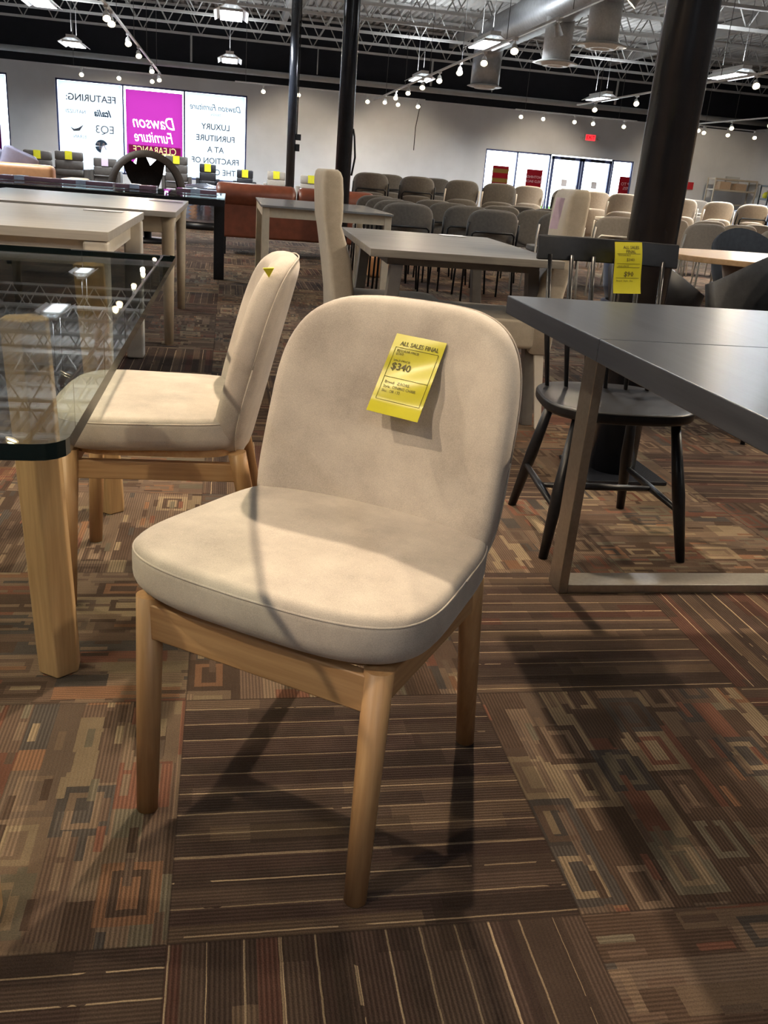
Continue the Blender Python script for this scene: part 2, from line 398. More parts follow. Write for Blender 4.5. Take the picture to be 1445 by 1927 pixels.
ORD = ['first', 'second', 'third', 'fourth', 'fifth', 'sixth', 'seventh', 'eighth', 'ninth', 'tenth', 'eleventh', 'twelfth', 'thirteenth', 'fourteenth']

# ================================================================ SETTING
X0, X1, Y0, Y1, HC = -11.0, 19.0, -6.0, 31.0, 5.35
struct('floor', MB().b2((X0 - .3, Y0 - .3, -.2), (X1 + .3, Y1 + .3, 0)), 'carpet')
def corr():
    mb = MB(); xs = []; x = X0 - .3; k = 0
    prof = []
    while x < X1 + .3:
        prof += [(x, HC), (x + .09, HC), (x + .115, HC + .07), (x + .165, HC + .07), (x + .19, HC)]; x += .2
    vs = [(a, Y0 - .3, b) for a, b in prof] + [(a, Y1 + .3, b) for a, b in prof]; n = len(prof)
    mb.add(vs, [(i, i + n, i + 1 + n, i + 1) for i in range(n - 1)])
    mb.b2((X0 - .3, Y0 - .3, HC + .1), (X1 + .3, Y1 + .3, HC + .25))
    return mb
struct('ceiling', corr(), 'ceiling')
WT = 3.43
# back wall around its openings
ops = [(-10.5, -6.66, .45, 3.06), (-5.28, .50, .45, 3.06), (8.42, 10.74, .12, 2.16), (10.74, 12.96, 0, 2.16), (12.96, 13.72, .12, 2.16), (14.35, 15.47, .12, 2.16)]
mb = MB(); x = X0
for (a, b, z0, z1) in ops:
    if a > x: mb.b2((x, Y1, 0), (a, Y1 + .25, WT))
    if z0 > 0: mb.b2((a, Y1, 0), (b, Y1 + .25, z0))
    mb.b2((a, Y1, z1), (b, Y1 + .25, WT)); x = b
mb.b2((x, Y1, 0), (X1, Y1 + .25, WT))
struct('wall_back', mb, 'wall')
struct('wall_back_upper', MB().b2((X0, Y1 + .02, WT), (X1, Y1 + .25, HC + .1)), 'blackwall')
struct('trim_1', MB().b2((X0, Y1 - .02, WT - .05), (X1, Y1 + .0, WT)), 'wall')
mb = MB().b2((X0 - .25, Y0, 0), (X0, Y1, WT)); struct('wall_left', mb, 'wall')
struct('wall_left_upper', MB().b2((X0 - .25, Y0, WT), (X0 - .0, Y1, HC + .1)), 'blackwall')
struct('wall_right', MB().b2((X1, Y0, 0), (X1 + .25, Y1 + .25, WT)), 'wall')
struct('wall_right_upper', MB().b2((X1, Y0, WT), (X1 + .25, Y1 + .25, HC + .1)), 'blackwall')
struct('wall_front', MB().b2((X0, Y0 - .25, 0), (X1, Y0, HC + .1)), 'wall')
struct('trim_2', MB().b2((18.0, 29.2, 0), (19.0, 31.0, WT + .1)), 'wall')
struct('trim_3', MB().b2((X0 - 30, Y1 + .3, -.25), (X1 + 40, Y1 + 60, -.05)), 'concrete')
tag(MB().b2((3, Y1 + 14, -.05), (16, Y1 + 20, .25)).build('lawn', 'grass'), 'strip of green grass outside the entrance windows', 'lawn', kind='stuff')

def window(n, a, b, z0, z1, mull, rail=None, frame='frameblue', fw=.05):
    w = MB()
    for (p, q) in ((a, a + fw), (b - fw, b)): w.b2((p, Y1 + .05, z0), (q, Y1 + .15, z1))
    w.b2((a, Y1 + .05, z1 - fw), (b, Y1 + .15, z1)); w.b2((a, Y1 + .05, z0), (b, Y1 + .15, z0 + fw))
    for m_ in mull: w.b2((m_ - fw / 2, Y1 + .05, z0), (m_ + fw / 2, Y1 + .15, z1))
    o = struct('window_%d' % n, w, frame)
    xs = [a] + list(mull) + [b]
    for i in range(len(xs) - 1):
        MB().b2((xs[i] + .02, Y1 + .10, z0 + .02), (xs[i + 1] - .02, Y1 + .106, z1 - .02)).build('pane', 'pane', o)
    return o
win1 = window(1, -10.5, -6.66, .45, 3.06, [-8.6]); win2 = window(2, -5.28, .50, .45, 3.06, [-3.30, -1.44])
win3 = window(3, 8.42, 10.74, .12, 2.16, [9.55]); win4 = window(4, 12.96, 13.72, .12, 2.16, []); win5 = window(5, 14.35, 15.47, .12, 2.16, [])
for n, (a, b) in enumerate(((10.78, 11.85), (11.87, 12.94))):
    d = MB(); fw = .08
    d.b2((a, Y1 + .04, 0), (a + fw, Y1 + .12, 2.12)); d.b2((b - fw, Y1 + .04, 0), (b, Y1 + .12, 2.12))
    d.b2((a, Y1 + .04, 2.02), (b, Y1 + .12, 2.12)); d.b2((a, Y1 + .04, 0), (b, Y1 + .12, .22))
    o = struct('door_%d' % (n + 1), d, 'frameblue')
    MB().b2((a + .06, Y1 + .07, .2), (b - .06, Y1 + .076, 2.04)).build('pane', 'pane', o)
    hx = b - .12 if n == 0 else a + .12
    MB().tube([(hx, Y1 + .02, .85), (hx, Y1 - .02, .9), (hx, Y1 - .02, 1.2), (hx, Y1 + .02, 1.25)], .015, 8).build('door_handle', 'steel', o)
    MB().b2(((a + b) / 2 - .25, Y1 + .0, 2.04), ((a + b) / 2 + .25, Y1 + .05, 2.09)).build('door_closer', 'blackmetal', o)
    st = MB().b2((.5 * (a + b) - .1, Y1 + .066, 1.18), (.5 * (a + b) + .1, Y1 + .069, 1.4)).build('sticker', 'paper', o)
# light portals in the window openings
for (a, b, z0, z1) in ops:
    l = lamp('daylight_portal', 'AREA', ((a + b) / 2, Y1 + .3, (z0 + z1) / 2), 1, (1, 1, 1), ((a + b) / 2, 0, (z0 + z1) / 2), shape='RECTANGLE', size=b - a, size_y=z1 - z0)
    l.data.cycles.is_portal = True
# window posters, printed to be read from outside: mirrored from here
def mir(x, z, y=Y1 + .055):   # text matrix on the back wall facing the room, mirrored
    return Matrix.Translation((x, y, z)) @ Matrix(((-1, 0, 0, 0), (0, 0, 1, 0), (0, 1, 0, 0), (0, 0, 0, 1)))
def nor(x, z, y):
    return Matrix.Translation((x, y, z)) @ Matrix(((1, 0, 0, 0), (0, 0, -1, 0), (0, 1, 0, 0), (0, 0, 0, 1)))
def poster(a, b, z0, z1, mat, label, y=Y1 + .062):
    t = thing('window_poster', label, 'poster', ((a + b) / 2, y, z0)); t2 = MB().b2((a, y, z0), (b, y + .004, z1))
    o = t2.build('sheet', mat); o.parent = t; o.matrix_parent_inverse = Matrix.Translation((-(a + b) / 2, -y, -z0)); return t
def ptext(t, s, x, z, size, mat, **kw):
    L = Matrix.Translation(-t.location)
    text(s, size, mat, L @ mir(x, z), t, **kw)
pA = poster(-5.20, -3.34, .5, 3.0, 'vinylwhite', 'white window poster with mirrored FEATURING list of brands')
pB = poster(-3.22, -1.50, .5, 2.93, 'vinylpink', 'magenta window poster with mirrored white clearance lettering')
pC = poster(-1.38, .43, .5, 3.0, 'vinylwhite', 'white window poster with mirrored LUXURY FURNITURE lettering')
pD = poster(-8.5, -6.74, .5, 3.0, 'vinylwhite', 'white window poster at the left edge of the picture')
ptext(pA, 'FEATURING:', -4.25, 2.56, .27, 'greyink', bold=.004)
ptext(pA, 'Italia', -3.90, 2.16, .27, 'oldblue', bold=.008, shear=.35); ptext(pA, 'NATUZZI', -4.72, 2.16, .14, 'greyink')
ptext(pA, 'EQ3', -3.87, 1.70, .32, 'greyink'); ptext(pA, 'ELRAN', -4.62, 1.45, .13, 'greyink')
ptext(pA, 'more', -4.0, .85, .2, 'greyink'); ptext(pA, 'MO', -3.9, .60, .3, 'greyink')
L0 = Matrix.Translation(-pA.location)
# bird mark and round badge
bm = MB(); pts = [(-4.9, 1.72), (-4.78, 1.66), (-4.66, 1.70), (-4.5, 1.80), (-4.62, 1.62), (-4.8, 1.60)]
bm.loops([[(x - pA.location.x, y - pA.location.y, z - pA.location.z) for x, z in pts] for y in (Y1 + .052, Y1 + .056)], False)
bm.build('bird_mark', 'greyink', pA)
badge = MB(); bc = (-3.98, 1.22)
def pz(x, z, y): return (x - pA.location.x, y - pA.location.y, z - pA.location.z)
ring = []
for (r0, r1, a0, a1) in ((.0, .19, 20, 175), (.0, .19, 185, 262)):
    k = 18; o_ = [(bc[0] + r1 * math.cos(math.radians(a0 + (a1 - a0) * i / k)), bc[1] + r1 * math.sin(math.radians(a0 + (a1 - a0) * i / k))) for i in range(k + 1)]
    o_.append(bc)
    badge.loops([[pz(x, z, y) for x, z in o_] for y in (Y1 + .052, Y1 + .056)], False)
badge.build('round_badge', 'oldblue', pA)
text('AF', .26, 'vinylpale', L0 @ mir(bc[0] + .0, bc[1] + .0, Y1 + .050), pA, bold=.008)
def cut_sheet(t, a, b, z0, z1, words, mat, y):
    """sheet with the words cut out of it, read from outside"""
    S_ = []
    for (s_, x, z, size, sx, sh, bold) in words:
        cu = bpy.data.curves.new('t', 'FONT'); cu.body = s_; cu.size = size; cu.align_x = 'CENTER'; cu.align_y = 'CENTER'; cu.shear = sh
        o = bpy.data.objects.new('t', cu); C.objects.link(o)
        for q in bpy.context.view_layer.objects: q.select_set(False)
        bpy.context.view_layer.objects.active = o; o.select_set(True); bpy.ops.object.convert(target='CURVE')
        o = bpy.context.view_layer.objects.active
        for sp in o.data.splines:
            pts = [(x - p.co.x * sx, z + p.co.y, x - p.handle_left.x * sx, z + p.handle_left.y, x - p.handle_right.x * sx, z + p.handle_right.y) for p in sp.bezier_points]
            S_.append(pts)
        bpy.data.objects.remove(o)
    cu = bpy.data.curves.new('sheet', 'CURVE'); cu.dimensions = '2D'; cu.fill_mode = 'BOTH'; cu.resolution_u = 3
    for pts in S_:
        if len(pts) < 2: continue
        sp = cu.splines.new('BEZIER'); sp.bezier_points.add(len(pts) - 1); sp.use_cyclic_u = True
        for q, p in zip(pts, sp.bezier_points):
            p.handle_left_type = p.handle_right_type = 'FREE'
            p.co = (q[0], q[1], 0); p.handle_left = (q[2], q[3], 0); p.handle_right = (q[4], q[5], 0)
    sp = cu.splines.new('POLY'); sp.points.add(3); sp.use_cyclic_u = True
    for p, c in zip(sp.points, ((a, z0), (b, z0), (b, z1), (a, z1))): p.co = (c[0], c[1], 0, 1)
    o = bpy.data.objects.new('sheet', cu); C.objects.link(o); bpy.context.view_layer.update()
    me = bpy.data.meshes.new_from_object(o.evaluated_get(bpy.context.evaluated_depsgraph_get())); bpy.data.objects.remove(o)
    for v in me.vertices: v.co = (v.co.x - t.location.x, y - t.location.y, v.co.y - t.location.z)
    me.materials.clear(); me.materials.append(MAT[mat]); n = bpy.data.objects.new('sheet', me); C.objects.link(n); n.parent = t
for c in list(pB.children): bpy.data.objects.remove(c)
cut_sheet(pB, -3.22, -1.50, .5, 2.93, [('Dawson', -2.36, 2.02, .50, .78, .3, 0), ('Furniture', -2.37, 1.60, .46, .68, .3, 0), ('CLEARANCE', -2.36, 1.22, .29, .82, 0, 0)], 'vinylpink', Y1 + .062)
MB().b2((-.8, .012, .60), (.8, .014, .86)).build('backing_strip', 'vinylcream', pB)
ptext(pC, 'Dawson Furniture', -.47, 2.62, .26, 'oldblue', shear=.3, sx=.82); ptext(pC, 'DESIGN', -.47, 2.42, .09, 'greyink')
for k, s_ in enumerate(['LUXURY', 'FURNITURE', 'AT A', 'FRACTION OF', 'THE COST']): ptext(pC, s_, -.47 + (.1 if k == 4 else 0), 2.06 - .335 * k, .245, 'greyink', bold=.003, sx=.95)
MB().b2((-8.0 - pD.location.x, -.012, .0), (-6.95 - pD.location.x, -.004, 1.1)).build('magenta_panel', 'vinylpink', pD)
for (px0, py0, px1, py1, lab, rows) in ((929, 311, 953, 346, 'red and yellow striped sale poster on the left entrance window', 1), (993, 318, 1017, 357, 'red sale poster with a yellow foot on the second entrance window', 2), (1168, 332, 1191, 371, 'red poster with white lettering right of the entrance doors', 3)):
    a = gy(px0, py0, Y1).x; b = a + .56; z1 = gy(px0, py0, Y1).z; z0 = z1 - .66
    t = poster(a, b, z0, z1, 'vinylred', lab)
    if rows == 1:
        for k in (.12, .42): MB().b2((a - t.location.x, -.008, k + .02), (b - t.location.x, -.002, k + .15)).build('yellow_band', 'vinylyellow', t)
        ptext(t, 'MARKDOWN', (a + b) / 2, z0 + .50, .1, 'red'); ptext(t, 'CLEARANCE', (a + b) / 2, z0 + .20, .1, 'red')
    else:
        if rows == 2:
            MB().b2((a - t.location.x, -.008, .03), (b - t.location.x, -.002, .12)).build('yellow_band', 'vinylyellow', t)
        for k in range(2): ptext(t, ['NOTHING', 'HELD BACK'][k] if rows == 2 else ['UP TO', '70%'][k], (a + b) / 2, z0 + .42 - .14 * k, .11 if rows == 2 else .14, 'vinylpale', bold=.003)

# exit sign, alarm box
t = thing('exit_sign', 'small red lit exit sign above the entrance doors', 'sign', (11.98, Y1 - .04, 2.66))
MB().b2((-.21, -.03, 0), (.21, .04, .24)).build('housing', 'lampwhite', t); MB().b2((-.17, -.036, .03), (.17, -.03, .21)).build('lit_face', 'exitred', t)
text('EXIT', .15, 'red', nor(0, .12, -.038), t, bold=.003)
for s_ in (-1, 1): MB().lathe([(.0, 0), (.045, 0), (.06, .05), (0, .05)], (s_ * .3, 0, .07), 12).build('emergency_lamp', 'lampwhite', t)
tag(MB().b2((15.78, Y1 - .06, 1.42), (16.02, Y1, 1.66)).build('alarm_box', 'red'), 'small red fire alarm box on the white wall by the shelving', 'alarm box')
tag(MB().b2((17.2, Y1 - .1, 1.72), (17.7, Y1, 1.95)).build('wall_vent', 'ceiling'), 'pale box fixed to the wall above the shelving', 'wall box')
tag(MB().tube([(6.05, Y1 - .03, 3.3), (5.95, Y1 - .03, 2.6), (5.95, Y1 - .03, 1.9)], .012, 6).build('wall_cable', 'blackmetal'), 'thin dark cable hanging down the white back wall', 'cable')

# shelving racks
def rack(name, x, y, w, d, h, lv, mat, label):
    t = thing(name, label, 'shelving', (x, y, 0))
    for i in (0, w):
        for j in (0, d): MB().b2((i - .02, j - .02, 0), (i + .02, j + .02, h)).build('post', mat, t)
    for k in lv: MB().b2((0, 0, k), (w, d, k + .05)).build('shelf', mat, t)
    return t
rack('shelving_rack', 16.25, 29.9, 1.55, .5, 1.85, (.3, 1.0, 1.45, 1.8), 'shelftan', 'tan shelving rack against the back wall, right of the alarm box')
rack('shelving_rack', 16.9, 27.6, 3.0 - 1.1, .5, 1.70, (.3, .8, 1.25, 1.65), 'shelfdark', 'dark steel shelving rack with cartons, far right')
for (x, y, z, w, h, lab) in ((17.1, 27.7, 1.30, .55, .25, 'brown carton on the upper shelf of the dark rack'), (16.5, 30.0, 1.5, .4, .25, 'brown carton on the tan rack, left one'), (17.1, 30.0, 1.5, .4, .22, 'brown carton on the tan rack, right one')):
    tag(MB().b2((x, y, z), (x + w, y + .35, z + h)).build('carton', 'carton'), lab, 'carton')
for o, lab in ((MB().lathe([(0, 0), (.1, .02), (.12, .1), (.07, .18), (0, .2)], (16.98, 27.85, 1.30), 16).build('hard_hat', 'tag'), 'small yellow round item on the dark rack'),): tag(o, lab, 'helmet')

# ---------------------------------------------------------------- roof trusses, pipe, ducts
def truss(y, zt=5.28, zb=4.55):
    mb = MB(); x0, x1 = X0, X1
    for z in (zt, zb):
        for dy in (-.035, .035): mb.b2((x0, y + dy - .018, z - .03), (x1, y + dy + .018, z + .03))
    x = x0; up = False
    while x < x1 - .3:
        mb.tube([(x, y, zb if not up else zt), (x + .42, y, zt if not up else zb)], .016, 5); up = not up; x += .42
    return mb
ty = [30.4, 28.3, 26.2, 24.1, 22.0, 19.9, 17.8, 15.7, 13.6, 11.5, 9.4]
for k, y in enumerate(ty):
    tag(truss(y).build('roof_truss', 'ceiling'), 'white open-web roof truss, %s counted from the back wall' % ORD[k], 'truss', 'white open-web roof trusses under the metal deck')
for k, x in enumerate((-7.3, 1.5, 6.9, 12.3)):
    tag(MB().b2((x - .07, Y0, 5.0), (x + .07, Y1, 5.3)).build('roof_beam', 'ceiling'), 'white roof beam running towards the back wall, %s from the left' % ORD[k], 'beam', 'white roof beams')
tag(MB().tube([(X0, 30.75, 3.72), (X1, 30.75, 3.72)], .085, 12).build('sprinkler_pipe', 'ceiling'), 'long white pipe running above the white back wall', 'pipe')
for k, x in enumerate((-8.2, -4.6, -1.2, 2.6, 6.2, 8.2, 12.4, 15.0)):
    tag(MB().cyl((x, 30.3, 3.8), (x, 30.3, 4.56), .02 if k % 2 else .035, n=6).build('hanger_rod', 'ceiling'), 'white hanger rod in front of the black upper wall, %s from the left' % ORD[k], 'rod', 'hanger rods above the pipe')
# spiral duct with two drops and diffusers, straight run and elbow
def duct(x, y0, y1, z, r):
    mb = MB(); L = []; n = 28; y = y0; k = 0
    while y <= y1 + 1e-6:
        rr = r * (1.0 if k % 2 else 1.02)
        L.append([(x + rr * math.cos(2 * PI * i / n), y, z + rr * math.sin(2 * PI * i / n)) for i in range(n)]); y += .12; k += 1
    mb.loops(L, True); return mb
t = thing('spiral_duct', 'large grey spiral air duct hanging from the roof at the right', 'duct', (0, 0, 0))
duct(5.95, 9.0, 22.2, 4.25, .36).build('duct_run', 'alu', t)
el = [(5.95, 22.2 + .5 * math.sin(a), 3.75 + .5 * math.cos(a)) for a in [k * PI / 16 for k in range(9)]]
MB().tube([(5.95, 22.15, 4.25)] + el + [(5.95, 22.7, 3.25)], .34, 28).build('elbow', 'alu', t)
for (y, zz) in ((22.7, 3.22), (17.7, 3.25), (15.5, 3.3)):
    if y < 20: MB().cyl((5.95, y, 4.0), (5.95, y, zz), .26, n=28).build('drop', 'lampwhite', t)
    d = MB(); 
    d.lathe([(.0, .0), (.10, .0), (.16, -.03), (.24, -.03), (.28, .02), (.36, 0), (.42, .015), (.30, .06), (0, .06)], (5.95, y, zz - .03), 32); d.build('diffuser', 'lampwhite', t)
t = thing('left_duct', 'grey air duct elbow with a round diffuser at the far left', 'duct', (0, 0, 0))
MB().tube([(-7.0, 12, 4.3), (-6.65, 17.5, 4.25)] + [(-6.6, 17.9 + .5 * math.sin(a), 3.75 + .5 * math.cos(a)) for a in [k * PI / 12 for k in range(7)]] + [(-6.6, 18.4, 3.4)], .3, 24).build('duct_run', 'alu', t)
MB().lathe([(0, 0), (.2, -.03), (.3, .02), (.38, .01), (.28, .06), (0, .06)], (-6.6, 18.4, 3.36), 28).build('diffuser', 'lampwhite', t)

# fluorescent louvre fixtures
def fixture():
    t = thing('fluorescent_fixture', 'x', 'ceiling light')
    mb = MB(); mb.b2((-.10, -.62, .0), (.10, .62, .07)); mb.build('housing', 'lampwhite', t)
    for s_ in (-1, 1):
        w = MB(); w.add([(s_ * .10, -.62, .0), (s_ * .30, -.62, -.11), (s_ * .30, .62, -.11), (s_ * .10, .62, .0), (s_ * .10, -.62, .012), (s_ * .305, -.62, -.10), (s_ * .305, .62, -.10), (s_ * .10, .62, .012)],
              [(0, 1, 2, 3), (7, 6, 5, 4), (0, 4, 5, 1), (1, 5, 6, 2), (2, 6, 7, 3), (3, 7, 4, 0)]); w.build('reflector', 'lampwhite', t)
        MB().cyl((s_ * .06, -.58, -.03), (s_ * .06, .58, -.03), .016, n=8).build('lamp_tube', 'tube', t)
    lv = MB()
    for k in range(11): lv.b2((-.2, -.6 + k * .12 - .004, -.10), (.2, -.6 + k * .12 + .004, -.055))
    lv.build('louvre', 'lampwhite', t)
    MB().cyl((0, -.4, .07), (0, -.4, 1.744), .005, n=6).build('suspension_rod', 'rod', t); MB().cyl((0, .4, .07), (0, .4, 1.744), .005, n=6).build('suspension_rod', 'rod', t)
    return t
fx = fixture(); LBL = ['second fixture from the left, above the big windows', 'left of the thin column, nearer one', 'above the right-hand big window', 'beside the duct elbow', 'above the exit sign', 'right of the thick column', 'along the duct run', 'at the top left corner']
for k, (x, y) in enumerate(FLUO):
    lab = 'white louvred fluorescent fixture ' + (LBL[k] if k < 8 else 'added unseen over the near part of the hall')
    loc = (x, y, 3.6)
    if k == 0: fx.location = loc; fx['label'] = lab; fx['group'] = 'suspended fluorescent fixtures'
    else: dup(fx, loc, 0, lab)

# lighting tracks and spotlight heads
def track(a, b, label):
    a = Vector(a); b = Vector(b); t = thing('light_track', label, 'light track', a)
    d = b - a; n = MB()
    if abs(d.y) > abs(d.x): n.b2((-.02, 0, -.015), (.02, d.y, .02))
    else: n.b2((0, -.02, -.015), (d.x, .02, .02))
    n.build('rail', 'lampwhite', t)
    L_ = d.length; k = .3
    while k < L_: p = d * (k / L_); MB().cyl(p, p + Vector((0, 0, HC - TZ + .02)), .006, n=5).build('hanger_wire', 'rod', t); k += 3.0
    return t
track((RT, .2, TZ), (RT, 29.8, TZ), 'long white lighting track right of the thin columns')
track((LT, -.6, TZ), (LT, 28.0, TZ), 'white lighting track at the left running towards the magenta poster')
track((9.1, 8, TZ), (9.1, 24.8, TZ), 'white lighting track seen behind the thick column')
track((13.7, 18.5, TZ), (13.7, 28.7, TZ), 'white lighting track at the right edge of the picture')
track((-4.6, 28.3, TZ), (-1.75, 28.3, TZ), 'short cross track with spotlights over the left white poster')
track((.1, 28.0, TZ), (5.6, 28.0, TZ), 'cross track with spotlights between the posters and the long bare wall')
track((8.4, 28.1, TZ), (12.3, 28.1, TZ), 'cross track with spotlights above the entrance windows')
track((13.9, 27.4, TZ), (17.2, 27.4, TZ), 'cross track with spotlights near the far right corner')
track((.5, 3.6, TZ), (1.3, 3.6, TZ), 'short white lighting track overhead, above the grey table')
def head():
    t = thing('track_spotlight', 'x', 'spotlight')
    MB().b2((-.03, -.05, -.05), (.03, .05, 0)).build('adapter', 'lampwhite', t)
    MB().cyl((0, 0, -.04), (0, 0, -.12), .01, n=8).build('stem', 'lampwhite', t)
    b = MB(); b.lathe([(0, .1), (.03, .095), (.045, .05), (.05, .0), (.062, -.06)], (0, 0, 0), 16); b.f = b.f[:-1]; b.sm = b.sm[:-1]; ho = b.build('lamp_housing', 'lampwhite', t); ho.location = (0, 0, -.16)
    l = MB(); l.lathe([(.001, -.035), (.046, -.04), (.043, -.05), (.02, -.056), (.001, -.057)], (0, 0, 0), 16); le = l.build('bulb', 'bulb', ho)
    return t
hd = head(); first = True
def place_head(x, y, target, label, group):
    global first
    if first: t = hd; first = False; t.location = (x, y, TZ); t['label'] = label; t['group'] = group
    else: t = dup(hd, (x, y, TZ), 0, label, group)
    d = (Vector(target) - Vector((x, y, TZ - .14))).normalized()
    for c in t.children:
        if c.name.startswith('lamp_housing'): c.rotation_euler = d.to_track_quat('-Z', 'Y').to_euler()
    return t
for (x, y, tg, w) in NEAR_SPOTS:
    place_head(x, y, tg, 'lit spotlight on the track overhead, lighting the nearer furniture', 'spotlights over the nearer furniture')
far = []
for k in range(8): far.append((RT, 15.0 + k * 1.8, (RT - .6, 12.0 + k * 1.8, 0), 'lit spotlight on the long right track, %s counted from the near end' % ORD[k], 'spotlights on the long right track'))
for k, y in enumerate((16.3, 16.9, 19.5, 21.6, 25.0, 27.5)): far.append((LT, y, (LT + .7, y - 3, 0), 'lit spotlight on the long left track, %s counted from the near end' % ORD[k], 'spotlights on the long left track'))
for k in range(4): far.append((9.1, 16 + k * 2.5, (8, 12 + k * 2.5, 0), 'lit spotlight on the track behind the thick column, %s from near' % ORD[k], 'spotlights on the track behind the thick column'))
for k in range(5): far.append((13.7, 19.2 + k * 1.9, (12.4, 15.5 + k * 1.9, 0), 'lit spotlight on the far right track, %s from the near end' % ORD[k], 'spotlights on the far right track'))
for k, x in enumerate((-4.1, -3.1, -2.2)): far.append((x, 28.3, (x + .3, 26, 1.5), 'spotlight on the short cross track over the left posters, %s from left' % ORD[k], 'spotlights over the posters'))
for k, x in enumerate((.9, 1.9, 3.9, 4.8, 5.4)): far.append((x, 28.0, (x - .2, 25.5, 1), 'lit spotlight on the cross track before the bare wall, %s from left' % ORD[k], 'spotlights before the bare wall'))
for k, x in enumerate((8.6, 9.3, 10.3, 10.9, 11.9)): far.append((x, 28.1, (x - 1, 25.5, 1), 'lit spotlight on the cross track above the entrance, %s from left' % ORD[k], 'spotlights above the entrance'))
for k, x in enumerate((14.2, 15.0, 15.9, 16.8)): far.append((x, 27.4, (x - 1, 25, 1), 'lit spotlight on the cross track in the far corner, %s from left' % ORD[k], 'spotlights in the far right corner'))
for f in far: place_head(*f)
# wall washing light of the far cross tracks
for (x, y, tx) in ((1.9, 28.0, 2.2), (4.8, 28.0, 5.2), (10.3, 28.1, 10.2), (15.0, 27.4, 15.8), (-3.1, 28.3, -3.4), (RT, 22.2, 4.4), (9.1, 21.0, 8.4), (LT, 21.6, -1.6), (13.7, 23, 12.7)):
    lamp('spot_bulb', 'SPOT', (x, y - .02, TZ - .3), 150, WARM, (tx, 31 if y > 26 else y - 3, .8), spot_size=math.radians(95), spot_blend=.6, shadow_soft_size=.05)

# ---------------------------------------------------------------- columns
def column(x, y, r, label, extra=False):
    t = thing('steel_column', label, 'column', (x, y, 0))
    MB().lathe([(r, 0.0), (r, HC - .06)], n=40).build('shaft', 'column', t)
    if r > .08: MB().b2((-.16, -.16, 0), (.16, .16, .015)).build('base_plate', 'column', t, bevel=.003)
    return t
column(1.50, 3.13, .088, 'thick black round column standing right behind the black spindle chair')
cb = column(1.285, 10.9, .09, 'black round column rising behind the tall chair at the grey table')
cc = column(1.17, 18.8, .085, 'thin-looking black round column farther back, behind the rust sofa')
MB().b2((.08, -.05, 1.35), (.16, .05, 1.48)).build('junction_box', 'blackmetal', cc); MB().b2((.08, -.05, 1.55), (.18, .05, 1.66)).build('junction_box', 'blackmetal', cc)
MB().cyl((.10, 0, 1.6), (.10, 0, 5.2), .012, n=6).build('conduit', 'blackmetal', cc)
MB().tube([(.10, 0, 1.0), (.13, 0, 1.2), (.11, 0, 1.42), (.09, 0, 1.5)], .012, 6).build('loose_cable', 'blackmetal', cb)

# ================================================================ HERO CHAIRS
def shell(zc, a, h, n, lean, y0, wrap, th, taper, K=72, tilt_z=.47, zb=None):
    """upholstered back: outline in x/z, swept over rings, pillow thickness"""
    out = supell(a, h, n, K, 0, 0, taper)
    mb = MB(); L = []
    rs_front = [.03, .15, .3, .45, .6, .72, .82, .90, .955, .985, .995, 1.0]
    def pt(x, z, side, r):
        yy = y0 + (zc + z - tilt_z) * lean - wrap * (x / a) ** 2
        e = (1 - r ** 22) ** .5 if r < 1 else 0
        return (x, yy + side * th / 2 * e * (1.0), zc + z)
    for r in rs_front: L.append([pt(x * r, z * r, -1, r) for x, z in out])
    for r in reversed(rs_front[:-1]): L.append([pt(x * r, z * r, 1, r) for x, z in out])
    mb.loops([list(reversed(l)) for l in L], True); return mb
def hero_chair():
    t = thing('dining_chair', 'beige velvet dining chair with oak legs in the foreground, $340 tag on its back', 'chair')
    out = [(x, y + .02 * (1 - (x / .25) ** 2) * (-1 if y < 0 else 0)) for x, y in supell(.248, .215, 4.6, 96, 0, -.035, -.06)]
    seat = cushion(out, .398, .478, .010, .034); so = seat.build('seat', 'velvet', t)
    ring = [(x * .992, -.035 + (y + .035) * .992, .4655) for x, y in out]
    mb = MB(); pts = ring + [ring[0]]; mb.tube(pts, .0019, 8); mb.build('seam_piping', 'velvet', so)
    bo = shell(.592, .229, .232, 3.8, .25, .175, .046, .072, -.03).build('backrest', 'velvet', t)
    K = [(x, z) for x, z in supell(.229, .232, 3.8, 96, 0, 0, -.03)]
    pp = [(x * .985, .175 + (.592 + z * .985 - .47) * .25 - .046 * (x / .229) ** 2 + .026, .592 + z * .985) for x, z in K]; MB().tube(pp + [pp[0]], .0016, 8).build('seam_piping', 'velvet', bo)
    MB().prism(supell(.215, .19, 5, 48, 0, -.03), .383, .400).build('seat_board', 'oakx', t)
    for s_ in (-1, 1):
        MB().cyl((s_ * .198, -.232, 0), (s_ * .198, -.215, .392), .0175, .0215, 24).build('leg', 'oak', t)
        MB().tube([(s_ * .193, .238, 0), (s_ * .193, .165, .34), (s_ * .193, .155, .392)], [.0175, .0205, .021], 24).build('leg', 'oak', t)
        MB().b2((s_ * .193 - .010, -.215, .322), (s_ * .193 + .010, .165, .366)).build('side_rail', 'oaky', t, bevel=.003)
    MB().b2((-.19, -.232, .325), (.19, -.212, .384)).build('front_rail', 'oakx', t, bevel=.003)
    MB().b2((-.19, .150, .322), (.19, .170, .366)).build('rear_rail', 'oakx', t, bevel=.003)
    return t
hero = hero_chair()
fl, fr, br, bl = gz(270, 1520), gz(670, 1700), gz(872, 1396), gz(560, 1283)
hc = (fl + fr + br + bl) / 4; fwd = ((fl + fr) / 2 - (bl + br) / 2).normalized()
HR = math.atan2(fwd.x, -fwd.y)
hero.location = (hc.x, hc.y, 0); hero.rotation_euler = (0, 0, HR)
ch2 = dup(hero, (-.128, 2.19, 0), -PI / 2 - .02, 'beige velvet dining chair seen from its side, tucked against the glass table', sc=1.01)

